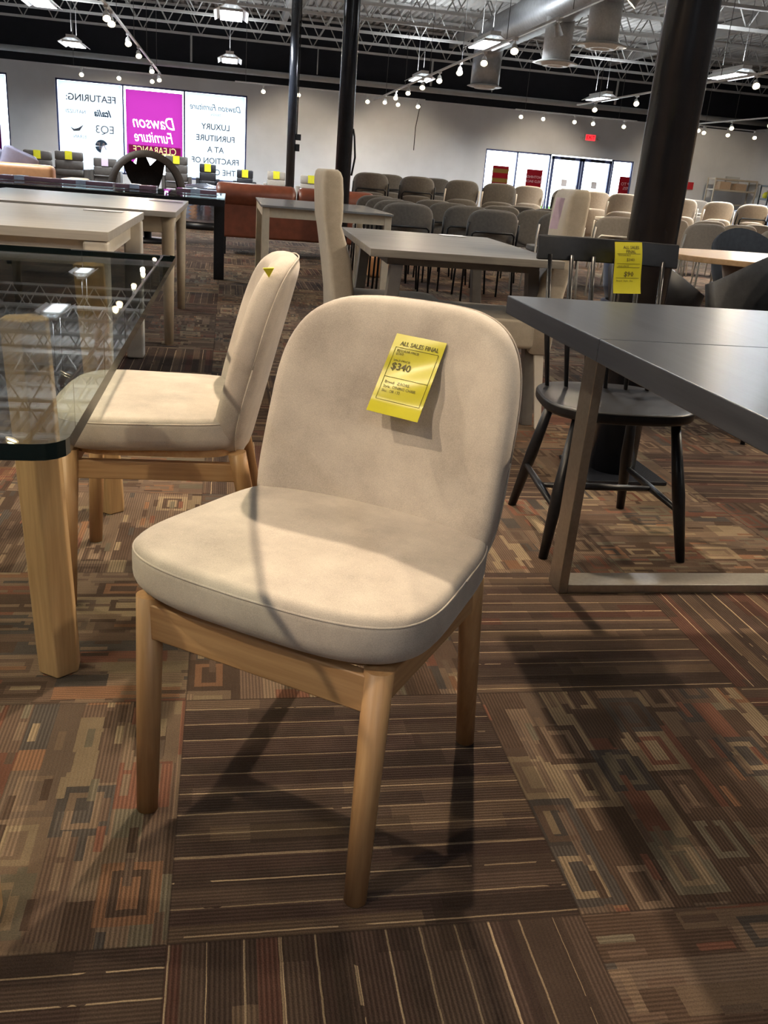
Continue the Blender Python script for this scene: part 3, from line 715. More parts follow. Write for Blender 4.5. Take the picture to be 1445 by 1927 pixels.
# price card on the hero chair
HM = Matrix.Translation(hero.location) @ Matrix.Rotation(HR, 4, 'Z')
def on_back(px, py, off):
    """point on the front face of the backrest (plus a gap) that the pixel looks at"""
    Mi = HM.inverted(); o = Mi @ EYEP; d = Mi.to_3x3() @ ray(px, py).normalized()
    lo, hi = .5, 3.0
    def g(s_):
        p = o + d * s_; return p.y - (.175 + (p.z - .47) * .25 - .046 * (p.x / .229) ** 2 - .0365 - off)
    for _ in range(50):
        mid = (lo + hi) / 2
        if g(mid) < 0: lo = mid
        else: hi = mid
    return HM @ (o + d * lo)
def card(name, label, cornersf, nx, ny, mat, off, group=None):
    P = [[cornersf(i / nx, j / ny, 0) for i in range(nx + 1)] for j in range(ny + 1)]
    t = thing(name, label, 'price tag', P[0][nx // 2], 0, group); o = t.location
    mb = MB(); th = .0008; vs = []; n = (P[0][nx] - P[0][0]).cross(P[ny][0] - P[0][0]).normalized()
    if n.dot(EYEP - P[0][0]) < 0: n = -n
    for s_ in (0, -1): vs += [p + n * th * s_ - o for row in P for p in row]
    W_ = nx + 1; N = W_ * (ny + 1); fs = []
    for j in range(ny):
        for i in range(nx):
            a = j * W_ + i; fs.append((a, a + W_, a + W_ + 1, a + 1)); fs.append((N + a, N + a + 1, N + a + W_ + 1, N + a + W_))
    mb.add(vs, fs, True); mb.build('card', mat, t); return t, n
TL, TR, BR_, BL_ = (747, 627), (841, 646), (785, 795), (689, 771)
def tagpt(u, v, lift):
    px = (TL[0] * (1 - u) + TR[0] * u) * (1 - v) + (BL_[0] * (1 - u) + BR_[0] * u) * v
    py = (TL[1] * (1 - u) + TR[1] * u) * (1 - v) + (BL_[1] * (1 - u) + BR_[1] * u) * v
    off = .004 + .034 * v + .004 * math.sin(v * 9 + u * 3) * math.sin(PI * min(1, v * 1.2)) + (.010 * ((v - .84) / .16) if v > .84 else 0)
    return on_back(px, py, off + lift)
tg, tn = card('price_tag', 'yellow $340 price tag hanging on the backrest of the foreground chair', tagpt, 16, 24, 'taghero', 0)
def tagtext(s_, u0, v0, hgt, mat='ink', bold=0, rows=None, wid=None):
    """lay text on the card by bending each letter vertex over it"""
    cu = bpy.data.curves.new('t', 'FONT'); cu.body = s_; cu.size = 1; cu.resolution_u = 2; cu.offset = bold
    o = bpy.data.objects.new('t', cu); C.objects.link(o); bpy.context.view_layer.update()
    me = bpy.data.meshes.new_from_object(o.evaluated_get(bpy.context.evaluated_depsgraph_get())); bpy.data.objects.remove(o)
    mx = max(v.co.x for v in me.vertices); k = (wid / mx) if wid else hgt * 1.45
    for v in me.vertices:
        v.co = tagpt(min(1, u0 + v.co.x * k), v0 - v.co.y * hgt, .0012) - tg.location
    me.materials.clear(); me.materials.append(MAT[mat]); n = bpy.data.objects.new('lettering', me); C.objects.link(n); n.parent = tg
tagtext('ALL SALES FINAL', .14, .135, .075, bold=.01, wid=.76)
tagtext('REGULAR PRICE:', .125, .215, .040, bold=.01, wid=.44); tagtext('$560', .125, .255, .045, wid=.15)
tagtext('SALE PRICE:', .125, .335, .035, wid=.34); tagtext('$340', .13, .44, .125, bold=.012, wid=.38)
tagtext('Brand:  ZAGAS', .125, .62, .05, wid=.48); tagtext('Style:  DINING CHAIR', .125, .675, .05, wid=.64); tagtext('Sku:  OR 132', .125, .73, .05, wid=.36)
def tagbox(u0, u1, v0, v1):
    mb = MB(); n = 14; ps = [tagpt(u0 + (u1 - u0) * i / n, v0 + (v1 - v0) * i / n, .001) - tg.location for i in range(n + 1)]
    mb.tube(ps, .00035, 4); return mb
for a in ((.08, .93, .165, .165), (.08, .93, .54, .54), (.08, .93, .83, .83), (.08, .08, .165, .83), (.93, .93, .165, .83)):
    tagbox(*a).build('printed_line', 'ink', tg)
# small corner of the tag on the second chair
t2 = thing('price_tag', 'tiny corner of a yellow price tag on the side-view beige chair', 'price tag', gy(505, 513, 1.99))
MB().add([(-.012, .0, .008), (.012, -.0, .010), (.002, .01, -.012), (-.012, .004, .009), (.012, .004, .011), (.002, .014, -.011)], [(0, 2, 1), (3, 4, 5), (0, 1, 4, 3), (1, 2, 5, 4), (2, 0, 3, 5)]).build('card', 'tag', t2)

# ================================================================ GLASS TABLE
gt = thing('glass_dining_table', 'glass-topped dining table with chunky faceted oak legs at the left', 'table', (-.75, 1.9, 0))
gx1, gy0, gy1 = -.155, .865, 2.80
poly = []
cx_ = [(-1.75, gy0, .03, 180, 270), (gx1, gy0, .03, 270, 360), (gx1, gy1, .03, 0, 90), (-1.75, gy1, .03, 90, 180)]
for (x, y, r, a0, a1) in cx_:
    xx = x + r if a0 in (180, 90) else x - r; yy = y + r if a0 in (180, 270) else y - r
    for k in range(5): a = math.radians(a0 + (a1 - a0) * k / 4); poly.append((xx + r * math.cos(a) + .75, yy + r * math.sin(a) - 1.9))
mb = MB().prism(poly, .735, .752); o = mb.build('glass_top', ['glass', 'glassedge'], gt)
for p in o.data.polygons:
    if abs(p.normal.z) < .5: p.material_index = 1
def faceted_leg(fx_, fy_, tx, ty_, r0=.045, r1=.047, z1=.733):
    mb = MB(); L = []
    for (z, r) in ((0, r0 * 1.02), (.06, r0 * 1.05), (.35, .047), (z1, r1)):
        k = z / z1; cx, cy = fx_ + (tx - fx_) * k, fy_ + (ty_ - fy_) * k
        L.append([(cx + r * sx * 1.0, cy + r * sy * 1.0, z) for sx, sy in ((0.05, -1.1), (.85, -.45), (.8, .5), (.1, 1.0), (-.8, .5), (-.85, -.5))])
    mb.loops(L, False); return mb
for (fx_, fy_, tx, ty_) in ((-.343, 1.03, -.365, 1.04), (-1.3, 1.03, -1.27, 1.04), (-.338, 1.71, -.362, 1.70), (-.345, 2.64, -.38, 2.62), (-1.3, 1.72, -1.27, 1.70), (-1.3, 2.67, -1.27, 2.64)):
    faceted_leg(fx_ + .75, fy_ - 1.9, tx + .75, ty_ - 1.9).build('leg', 'oakleg', gt, bevel=.004)

# ================================================================ BLACK TABLE WITH STEEL FRAMES
bt = thing('black_dining_table', 'blue-black wooden dining table with steel loop legs at the right', 'table', (1.25, 1.3, 0))
bx0, bx1, by0, by1 = .705, 1.80, .30, 2.235
seamy = 1.62
for (a, b) in ((by0, seamy - .0012), (seamy + .0012, by1)):
    MB().b2((bx0 - 1.25, a - 1.3, .715), (bx1 - 1.25, b - 1.3, .76)).build('tabletop', 'tabletop', bt, bevel=.0025)
MB().b2((.85 - 1.25, .45 - 1.3, .690), (1.7 - 1.25, 2.1 - 1.3, .714)).build('underframe', 'blackwood', bt)
for yy in (2.09, .42):
    fr_ = MB(); w, d = .05, .028
    a, b, tl, tr = .905, 1.60, .89, 1.615
    def bar(p, q, wx, wz):
        p = Vector(p); q = Vector(q)
        fr_.loops([[(p.x - wx, p.y - w, p.z - wz), (p.x + wx, p.y - w, p.z + wz), (p.x + wx, p.y + w, p.z + wz), (p.x - wx, p.y + w, p.z - wz)], [(q.x - wx, q.y - w, q.z - wz), (q.x + wx, q.y - w, q.z + wz), (q.x + wx, q.y + w, q.z + wz), (q.x - wx, q.y + w, q.z - wz)]], False)
    yc = yy - 1.3
    fr_.loops([[(x + dx, yc + dy, z) for dx, dy in ((-.013, -.04), (.013, -.04), (.013, .04), (-.013, .04))] for x, z in ((a - 1.25, 0), (tl - 1.25 + .02, .69))], False)
    fr_.loops([[(x + dx, yc + dy, z) for dx, dy in ((-.013, -.04), (.013, -.04), (.013, .04), (-.013, .04))] for x, z in ((b - 1.25, 0), (tr - 1.25 - .02, .69))], False)
    fr_.b2((a - 1.25 + .013, yc - .04, 0), (b - 1.25 - .013, yc + .04, .026)); fr_.b2((tl - 1.25, yc - .04, .664), (tr - 1.25, yc + .04, .69))
    fr_.build('loop_leg', 'steel', bt, bevel=.002)

# ================================================================ WINDSOR CHAIR
ws = thing('spindle_chair', 'black wooden spindle-back chair behind the black table', 'chair', (1.155, 2.495, 0), -.05)
out = []
for x, y in supell(.225, .205, 3.0, 64, 0, 0, -.07): out.append((x, y - (.012 if y < 0 else 0) * (1 - (x / .22) ** 2)))
cu_ = cushion(out, .412, .446, -.012, .014); cu_.build('seat', 'blackwood', ws)
for sx in (-1, 1):
    MB().tube([(sx * .215, -.22, 0), (sx * .185, -.185, .2), (sx * .150, -.145, .415)], [.0135, .0195, .0135], 16).build('leg', 'blackwood', ws)
    MB().tube([(sx * .195, .235, 0), (sx * .165, .19, .2), (sx * .135, .135, .415)], [.0135, .0195, .0135], 16).build('leg', 'blackwood', ws)
    MB().tube([(sx * .194, -.198, .15), (sx * .185, 0, .155), (sx * .176, .205, .16)], [.008, .012, .008], 12).build('stretcher', 'blackwood', ws)
MB().tube([(-.186, 0, .155), (0, 0, .155), (.186, 0, .155)], [.008, .012, .008], 12).build('stretcher', 'blackwood', ws)
for k in range(6):
    x = -.165 + k * .066; yb = .145 - .02 * abs(x / .165) ** 2
    MB().tube([(x, yb, .435), (x * 1.08, yb + .055, .63), (x * 1.12, yb + .10, .835)], [.0065, .009, .0062], 10).build('spindle', 'blackwood', ws)
rl = MB(); L = []
for k in range(13):
    x = -.228 + .456 * k / 12; yb = .262 - .045 * (x / .228) ** 2
    L.append([(x, yb - .010, .818), (x, yb + .010, .818), (x, yb + .022, .890), (x, yb + .004, .890)])
rl.loops(L, False); rl.build('top_rail', 'blackwood', ws, bevel=.004)
# its tag
def wtag(u, v, lift):
    p = gy(1156 + 51 * u - 8 * v, 455 + 95 * v + 1.0 * u, 2.685); n = Vector((0, -1, 0)); return p + n * (.004 + lift + .022 * v + .004 * math.sin(v * 6))
tg2, _ = card('price_tag', 'yellow $90 price tag hanging over the top rail of the black spindle chair', wtag, 8, 14, 'tag', 0)
def tagtext2(s_, u0, v0, hgt, bold=0, wid=None):
    cu = bpy.data.curves.new('t', 'FONT'); cu.body = s_; cu.size = 1; cu.resolution_u = 1; cu.offset = bold
    o = bpy.data.objects.new('t', cu); C.objects.link(o); bpy.context.view_layer.update()
    me = bpy.data.meshes.new_from_object(o.evaluated_get(bpy.context.evaluated_depsgraph_get())); bpy.data.objects.remove(o)
    mx = max(v.co.x for v in me.vertices); k = wid / mx
    for v in me.vertices: v.co = wtag(min(1, u0 + v.co.x * k), v0 - v.co.y * hgt, .0015) - tg2.location
    me.materials.clear(); me.materials.append(MAT['ink']); n = bpy.data.objects.new('lettering', me); C.objects.link(n); n.parent = tg2
tagtext2('ALL SALES', .30, .13, .085, .012, .58); tagtext2('FINAL', .40, .21, .085, .012, .36)
tagtext2('REGULAR PRICE', .12, .27, .05, 0, .45); tagtext2('$340', .42, .37, .09, 0, .3); tagtext2('SALE PRICE', .12, .48, .045, 0, .4)
tagtext2('$90', .36, .67, .14, .015, .36); tagtext2('Brand  Style  Sku', .1, .77, .05, 0, .6)
for v in (.225, .42, .49, .70): 
    MB().tube([wtag(.08, v, .0013) - tg2.location, wtag(.92, v, .0013) - tg2.location], .0005, 4).build('printed_line', 'ink', tg2)

# ================================================================ GREY MID TABLE AND TALL CHAIRS
a = gz(706, 469, .75); ml, mr, mn, mf = .50, 1.36, 3.60, 4.95
mt = thing('grey_dining_table', 'grey wood dining table with slanted legs in the middle distance', 'table', (.97, 4.25, 0), -.03)
MB().b2((-.40, -.68, .722), (.40, .66, .752)).build('tabletop', 'greywood', mt, bevel=.002)
MB().b2((-.32, -.6, .69), (.32, .58, .721)).build('apron', 'greyleg', mt)
for (x, y) in ((-.28, -.58), (.345, -.42), (-.28, .54), (.32, .54)):
    L = [[(x * k + dx, y * k2 + dy, z) for dx, dy in ((-.025, -.03), (.025, -.03), (.025, .03), (-.025, .03))] for z, k, k2 in ((0, 1.18, 1.0), (.69, 1.0, 1.0))]
    MB().loops(L, False).build('leg', 'greyleg', mt, bevel=.002)
def parsons(label, loc, rz, legm):
    t = thing('tall_chair', label, 'chair', loc, rz)
    so = cushion(supell(.24, .25, 7, 64, 0, -.02), .36, .485, .008, .022).build('seat', 'parsons', t)
    bk = MB(); L = []
    for (z, y, th, w) in ((.34, .20, .065, .225), (.345, .20, .075, .235), (.5, .205, .085, .238), (.66, .23, .085, .238), (.78, .262, .062, .238), (.80, .268, .058, .238), (.83, .27, .07, .24), (.93, .275, .075, .24), (1.0, .28, .07, .24), (1.022, .283, .055, .235), (1.032, .285, .03, .225)):
        K = supell(w, th / 2 + .012, 7, 40, 0, y + .02); L.append([(px, py, z) for px, py in K])
    bk.loops(L, True).build('backrest', 'parsons', t)
    for sx in (-1, 1):
        for (y0_, y1_) in ((-.225, -.215), (.26, .215)):
            MB().loops([[(sx * .20 + dx * r, yy + dy * r, z) for dx, dy in ((-1, -1), (1, -1), (1, 1), (-1, 1))] for z, yy, r in ((0, y0_, .014), (.365, y1_, .021))], False).build('leg', legm, t, bevel=.002)
    return t
tl = parsons('tall beige upholstered chair seen from the side, left end of the grey table', (.74, 4.3, 0), PI / 2, 'whitewood')
trc = dup(tl, (1.18, 3.98, 0), -PI / 2 - .20, 'tall beige upholstered chair with a mauve tag, right end of the grey table')
pm = thing('price_tag', 'pale mauve price tag on the tall chair right of the grey table', 'price tag', gy(1050, 371, 3.74))
q = [gy(1048, 371, 3.74) - pm.location, gy(1063, 373, 3.74) - pm.location, gy(1048, 431, 3.72) - pm.location, gy(1033, 430, 3.72) - pm.location]
MB().loops([[p + Vector((0, -d, 0)) for p in q] for d in (0, .002)], False).build('card', 'pinkpaper', pm)
# ================================================================ LEFT: WHITE, LIGHT AND LONG TABLES
wt = thing('whitewashed_table', 'pale grey-topped table with thick whitewashed legs, second from the near left', 'table', (-.95, 4.3, 0))
MB().b2((-.85, -.76, .715), (.51, .70, .75)).build('tabletop', 'palewood', wt, bevel=.002)
MB().b2((-.80, -.70, .62), (.45, .64, .714)).build('apron', 'whitewood', wt)
for (x, y) in ((.46, .65), (.46, -.71), (-.80, .65), (-.80, -.71)): MB().b2((x - .045, y - .045, 0), (x + .045, y + .045, .714)).build('leg', 'whitewood', wt, bevel=.012)
lt = thing('light_oak_table', 'pale table with rounded light wood legs behind the whitewashed table', 'table', (-.90, 5.95, 0))
MB().b2((-.62, -.72, .72), (.61, .87, .75)).build('tabletop', 'palegloss', lt, bevel=.002)
ap = MB(); ap.b2((-.55, -.62, .63), (.53, -.585, .719)); ap.b2((.535, -.58, .64), (.56, .84, .719)); ap.b2((-.55, .80, .63), (.53, .83, .719)); ap.build('apron', 'lightleg', lt, bevel=.004)
for (x, y) in ((.56, -.60), (.56, .80), (-.57, -.66), (-.57, .80)): MB().loops([[(x + r * math.cos(k * PI / 8), y + r * math.sin(k * PI / 8), z) for k in range(16)] for z, r in ((0, .026), (.4, .032), (.66, .036), (.719, .045))], True).build('leg', 'lightleg', lt)
bgt = thing('long_glass_table', 'long black-framed glass table standing behind the pale tables', 'table', (-1.02, 8.45, 0))
o = MB().b2((-1.0, -.75, .742), (.98, .55, .755)).build('glass_top', 'glass', bgt)
fr2 = MB(); fr2.b2((-1.0, -.74, .69), (.98, -.70, .741)); fr2.b2((-1.0, .50, .69), (.98, .54, .741)); fr2.b2((-1.0, -.70, .69), (-.96, .5, .741)); fr2.b2((.94, -.70, .69), (.98, .5, .741)); fr2.build('frame', 'blackwood', bgt)
for (x, y) in ((.90, .22), (-.98, -.68), (-.98, .48), (.94, -.68)):
    if (x, y) == (.94, -.68): continue
    MB().b2((x - .02, y - .04, 0), (x + .075, y + .04, .741)).build('leg', 'blackwood', bgt, bevel=.003)
for k, (px, w, lab) in enumerate(((45, .5, 'leftmost'), (190, .42, 'second from the left'), (270, .34, 'third from the left'), (375, .34, 'rightmost'))):
    p = gz(px, [342, 345, 352, 360][k], .757)
    t = thing('smoked_glass_box', 'low mauve smoked glass block on the long glass table, ' + lab, 'glass block', (p.x, 8.35, .757), 0, 'mauve glass blocks on the long table')
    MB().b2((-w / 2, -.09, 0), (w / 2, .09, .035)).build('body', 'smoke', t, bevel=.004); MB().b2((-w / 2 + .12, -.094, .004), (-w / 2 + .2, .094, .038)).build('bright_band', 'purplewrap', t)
# cards lying on tables
for (px, py, z, w, lab, mt_) in ((225, 392, .752, .19, 'white price card lying on the whitewashed table', 'paper'), (318, 385, .752, .22, 'pale price card lying on the light oak table', 'pinkpaper'), (892, 448, .754, .13, 'white price card lying on the grey table', 'paper')):
    p = {225: Vector((-.62, 4.85, 0)), 318: Vector((-.42, 6.45, 0)), 892: Vector((1.17, 4.80, 0))}[px]
    tag(MB().b2((-w / 2, -.05, 0), (w / 2, .05, .002)).build('price_card', mt_), lab, 'price card').location = (p.x, p.y, z)
# ribbed shiny drum below the end of the long table
t = thing('ribbed_drum_table', 'shiny blue-silver ribbed drum on a black foot under the end of the long table', 'drum table', gz(384, 430))
prof = [(.0, .10), (.36, .10)]
for k in range(10): prof += [(.42 + .02 * math.sin(k * .7), .12 + k * .055), (.36, .145 + k * .055)]
prof += [(0, .70)]
MB().lathe(prof, n=32).build('ribbed_body', 'chrome', t); MB().lathe([(0, 0), (.42, 0), (.42, .1), (0, .1)], n=32).build('foot', 'blackmetal', t)
t3 = dup(t, gz(35, 398), 0, 'shiny blue-silver ribbed drum at the far left under the long table')

# ================================================================ SMALL PALE FRAME TABLE AND SOFA
st = thing('pale_frame_table', 'narrow dark glass-topped table with a pale square frame before the rust sofa', 'table', (.74, 7.75, 0), 0)
sx0, sx1, sy0, sy1 = -.50, .48, -.75, .85
MB().b2((sx0 - .01, sy0 - .01, .741), (sx1 + .01, sy1 + .01, .755)).build('tabletop', 'greygloss', st)
for (x, y) in ((sx0, sy0), (sx1, sy0), (sx0, sy1), (sx1, sy1)): MB().b2((x - .0 if x < 0 else x - .055, y if y < 0 else y - .055, 0), (x + .055 if x < 0 else x, y + .055 if y < 0 else y, .74)).build('leg', 'lightleg', st, bevel=.004)
f = MB(); f.b2((sx0 + .055, sy0 + .006, .67), (sx1 - .055, sy0 + .05, .74)); f.b2((sx0 + .055, sy1 - .05, .67), (sx1 - .055, sy1 - .006, .74)); f.b2((sx0 + .006, sy0 + .055, .67), (sx0 + .05, sy1 - .055, .74)); f.b2((sx1 - .05, sy0 + .055, .67), (sx1 - .006, sy1 - .055, .74)); f.build('apron', 'lightleg', st)
sf = thing('leather_sofa', 'rust leather sofa seen from behind', 'sofa', (.93, 11.35, 0), 0)
MB().b2((-1.08, -.12, .20), (.79, .66, .60)).build('sofa_body', 'leather', sf, bevel=.03, seg=3)
for (a, b) in ((-1.09, -.15), (-.13, .80)):
    L = [[(x, -.02 + .16 * math.cos(k * PI / 8) * r, .68 + .14 * math.sin(k * PI / 8) * r) for k in range(16)] for x, r in ((a, .6), (a + .02, .92), (a + .06, 1), (b - .06, 1), (b - .02, .92), (b, .6))]
    MB().loops(L, True).build('back_cushion', 'leather', sf)
MB().b2((-1.08, -.10, .55), (.79, .0, .66)).build('back_panel', 'leather', sf, bevel=.02)
for (x, y) in ((-1.0, -.05), (.72, -.05), (-1.0, .58), (.72, .58)): MB().b2((x - .03, y - .03, 0), (x + .03, y + .03, .2)).build('leg', 'blackwood', sf)
tag(cushion(supell(.16, .10, 4, 40, 0, 0), 0, .22, .03, .04).build('throw_pillow', 'tanleather'), 'peach coloured cushion glimpsed between the tall chair and the pale frame table', 'cushion').location = (1.62, 9.7, 0)

# ================================================================ ROWS OF FABRIC CHAIRS
def side_chair(fab, metal, kind):
    t = thing('upholstered_chair', 'x', 'chair')
    shell(.635, .235, .185, 3.4, .22, .20, .05, .05, .02, K=32).build('backrest', fab, t)
    cushion(supell(.235, .22, 4, 32, 0, -.02), .43, .485, .008, .02, 4).build('seat', fab, t)
    for sx in (-1, 1):
        MB().tube([(sx * .22, -.22, 0), (sx * .21, -.19, .43)], .010, 8).build('leg', metal, t)
        MB().tube([(sx * .24, .26, 0), (sx * .225, .20, .43), (sx * .235, .225, .56), (sx * .232, .252, .70)], .010, 8).build('leg', metal, t)
    if kind == 'bar': MB().tube([(-.20, .25, .44), (-.195, .266, .60), (-.17, .272, .62), (.17, .272, .62), (.195, .266, .60), (.20, .25, .44)], .010, 8).build('back_frame', metal, t)
    else: MB().tube([(-.21, -.19, .415), (.21, -.19, .415)], .009, 6).build('seat_rail', metal, t)
    return t
proto = {('g', 'b'): side_chair('gfab', 'blackmetal', 'bar'), ('g', 'w'): side_chair('gfab', 'whitemetal', 'rail'),
         ('c', 'w'): side_chair('bfab', 'whitemetal', 'rail'), ('c', 'b'): side_chair('bfab', 'blackmetal', 'bar'), ('t', 'w'): side_chair('tfab', 'whitemetal', 'bar')}
used = set()
COLN = {'g': 'grey-brown', 'c': 'cream', 't': 'taupe'}; METN = {'b': 'black', 'w': 'white'}
def put(kind, x, y, z, rz, label, group):
    if kind not in used:
        used.add(kind); p = proto[kind]; p.location = (x, y, z); p.rotation_euler = (0, 0, rz); p['label'] = label; p['group'] = group; return p
    return dup(proto[kind], (x, y, z), rz, label, group)
# raised far row: top of each stack, chairs below it
upper = [(690, 323, 12.4, 'g', 'b'), (775, 330, 12.4, 'g', 'b'), (855, 337, 12.4, 'g', 'w'), (925, 343, 12.4, 'g', 'w'), (977, 351, 13.3, 'c', 'w'), (1050, 357, 12.6, 'c', 'b'),
         (1100, 361, 13.2, 'c', 'w'), (1150, 363, 12.6, 'c', 'w'), (1258, 373, 12.6, 'c', 'w'), (1325, 377, 12.6, 'c', 'w'), (1388, 382, 12.4, 'c', 'b')]
behind = [(722, 329, 13.6, 'g', 'b'), (807, 336, 13.6, 'g', 'b'), (1283, 374, 13.9, 't', 'w')]
LIFT = .235
for k, (px, py, yy, a, b) in enumerate(upper):
    p = gy(px, py, yy + .25); rz = PI - math.atan2(p.x, p.y) * .0 + random.uniform(-.06, .06)
    for s_ in range(2):
        lab = '%s fabric chair, %s of %s stack from left in far row' % (COLN[a], ['bottom', 'top'][s_], ORD[k])
        put((a, b), p.x, yy, s_ * LIFT, rz, lab, 'chairs stacked in the far row')
for k, (px, py, yy, a, b) in enumerate(behind):
    p = gy(px, py, yy + .25)
    for s_ in range(2):
        lab = '%s fabric chair, %s of %s stack from left behind far row' % (COLN[a], ['bottom', 'top'][s_], ORD[k])
        put((a, b), p.x, yy, s_ * LIFT, PI, lab, 'chairs stacked behind the far row')
lower = [(752, 390, 8.35, 'g', 'b'), (733, 384, 9.05, 'g', 'b'), (715, 379, 9.75, 'g', 'b'), (700, 376, 10.5, 'g', 'b'),
         (905, 404, 8.35, 'g', 'b'), (858, 398, 9.0, 'g', 'b'), (826, 393, 9.7, 'g', 'b'), (800, 386, 10.5, 'g', 'b'), (920, 396, 10.2, 'g', 'b'),
         (985, 402, 9.6, 'g', 'w'), (1030, 408, 9.0, 'g', 'w'), (955, 391, 10.9, 'g', 'w'), (1010, 396, 10.6, 'g', 'w'),
         (1130, 414, 9.4, 't', 'w'), (1180, 412, 10.2, 'c', 'w'), (1290, 425, 9.3, 'c', 'w'), (1350, 428, 9.9, 'c', 'w'), (1425, 438, 9.2, 'c', 'w'), (1385, 428, 10.8, 'c', 'w'), (1300, 416, 10.9, 'c', 'w'), (1230, 414, 10.4, 'c', 'w'), (1440, 470, 7.9, 't', 'w')]
for k, (px, py, yy, a, b) in enumerate(lower):
    p = gy(px, py, yy + .25)
    z = max(0, p.z - .81)
    lab = '%s fabric chair with %s frame, %s' % (COLN[a], METN[b], ['front left of the near group', 'second row, behind the front left chair', 'third row at the left', 'back row at the left', 'front, right behind the grey table', 'second row, left of the front middle one', 'third row in the middle', 'back row left of the middle', 'behind the front middle chair', 'left one of the front pair', 'right one of the front pair', 'left one of the rear pair', 'right one of the rear pair', 'beside the mauve-tagged tall chair', 'left of the thick column, farther back', 'front, right of the thick column', 'middle of the right block', 'near the right picture edge', 'back of the right block, right', 'back of the right block, left', 'at the right edge of the column', 'nearest, at the right picture edge'][k])
    put((a, b), p.x, yy, z * 0, PI + random.uniform(-.05, .05), lab, 'chairs in the near rows')
    
# ================================================================ OVAL TABLE AND TUB CHAIRS
p = gz(1445, 520, .75)
ot = thing('oval_oak_table', 'honey oak oval table on a tapering taupe pedestal at the right', 'table', (3.30, 4.78, 0), .05)
ocut = supell(.95, .52, 2.3, 64)
MB().prism(ocut, .725, .755, True).build('tabletop', 'orangetop', ot, bevel=.004)
MB().loops([[(x * r, y * r2, z) for x, y in supell(1, 1, 3, 32)] for z, r, r2 in ((0, .30, .2), (.02, .30, .2), (.724, .52, .30))], True).build('pedestal', 'taupebase', ot)
tag(MB().b2((-.07, -.03, 0), (.07, .03, .003)).build('price_card', 'paper'), 'small white card lying on the oval oak table', 'price card').location = (2.95, 4.60, .756)
def tub(label, loc, rz, mat, s_=1.0, nm='tub_chair'):
    t = thing(nm, label, 'chair', loc, rz)
    mb = MB(); L = []; n = 25
    for ring_ in ((.36, .20, 0), (.50, .25, 0), (.62, .275, 1), (.63, .255, 1), (.5, .22, 0), (.40, .18, 0)):
        z, r, q_ = ring_; l = []
        for k in range(n):
            a = -.15 * PI + 1.3 * PI * k / (n - 1); rise = .20 * math.sin((a + .15 * PI) / 1.3) ** 2 if q_ else .08 * math.sin((a + .15 * PI) / 1.3)
            l.append((r * 1.08 * math.cos(a), r * math.sin(a), z + rise * 1.0))
        L.append(l)
    vs = [q for l in L for q in l]; fs = []
    m_ = len(L)
    for i in range(m_):
        for k in range(n - 1):
            j = (i + 1) % m_; fs.append((i * n + k, i * n + k + 1, j * n + k + 1, j * n + k))
    fs += [tuple(i * n for i in range(m_)), tuple(i * n + n - 1 for i in reversed(range(m_)))]
    mb.add(vs, fs, True); mb.build('backrest', mat, t)
    cushion(supell(.24, .23, 3, 40, 0, 0), .36, .47, .015, .03).build('seat', mat, t)
    for sx in (-1, 1):
        for sy in (-1, 1): MB().cyl((sx * .22, sy * .22, 0), (sx * .13, sy * .13, .37), .010, .015, 10).build('leg', 'blackmetal', t)
    t.scale = (s_, s_, s_); return t
tub('black shiny tub chair at the left end of the oval oak table', (2.28, 4.62, 0), PI / 2 + .6, 'blackleather', .9)
tub('charcoal tub chair with a sloping arm in front of the oval oak table, right edge', (2.48, 3.86, 0), -PI / 2 + .3, 'tub', 1.05)
tub('grey tub chair behind the oval oak table, only its curved top in view', (3.65, 5.95, 0), .0, 'tub', 1.05)
tub('navy tub chair seen through the spindles of the black chair', (2.62, 5.6, 0), PI / 2, 'navy', .8)

# ================================================================ FAR LEFT: RECLINERS, BARREL CHAIR, SOFA CUSHIONS
def recliner(label, px, py, w, mat, yy, tagm='tag'):
    p = gy(px, py, yy); t = thing('high_back_recliner', label, 'armchair', (p.x, yy, 0), PI, 'armchairs along the back wall')
    W2 = w / 2; ztop = p.z; n = 3
    for k in range(n):
        z1 = ztop - k * .22; z0 = max(.40, z1 - .225)
        mb = MB(); mb.loops([[(x, y, z) for x, y in supell(W2 * q_, .08 * q_, 6, 24, 0, .04)] for z, q_ in ((z0, .92), (z0 + .02, 1), (z1 - .02, 1), (z1, .9))], True); mb.build('back_pad', mat, t)
    MB().b2((-W2, -.50, .25), (W2, .08, .42)).build('seat', mat, t, bevel=.03)
    for s_ in (-1, 1): MB().b2((s_ * (W2 + .05) - .05, -.45, .2), (s_ * (W2 + .05) + .05, .08, .58)).build('armrest', mat, t, bevel=.02)
    MB().cyl((0, -.2, .03), (0, -.2, .26), .04).build('pedestal', 'blackmetal', t); MB().lathe([(0, 0), (.28, 0), (.26, .03), (0, .04)], (0, -.2, 0), 24).build('foot', 'blackmetal', t)
    tt = thing('price_tag', ('mauve' if tagm != 'tag' else 'yellow') + ' tag on ' + label, 'price tag', (p.x, yy, ztop)); 
    MB().b2((-.09, -.135, -.20), (.09, -.129, .01)).build('card', tagm, tt)
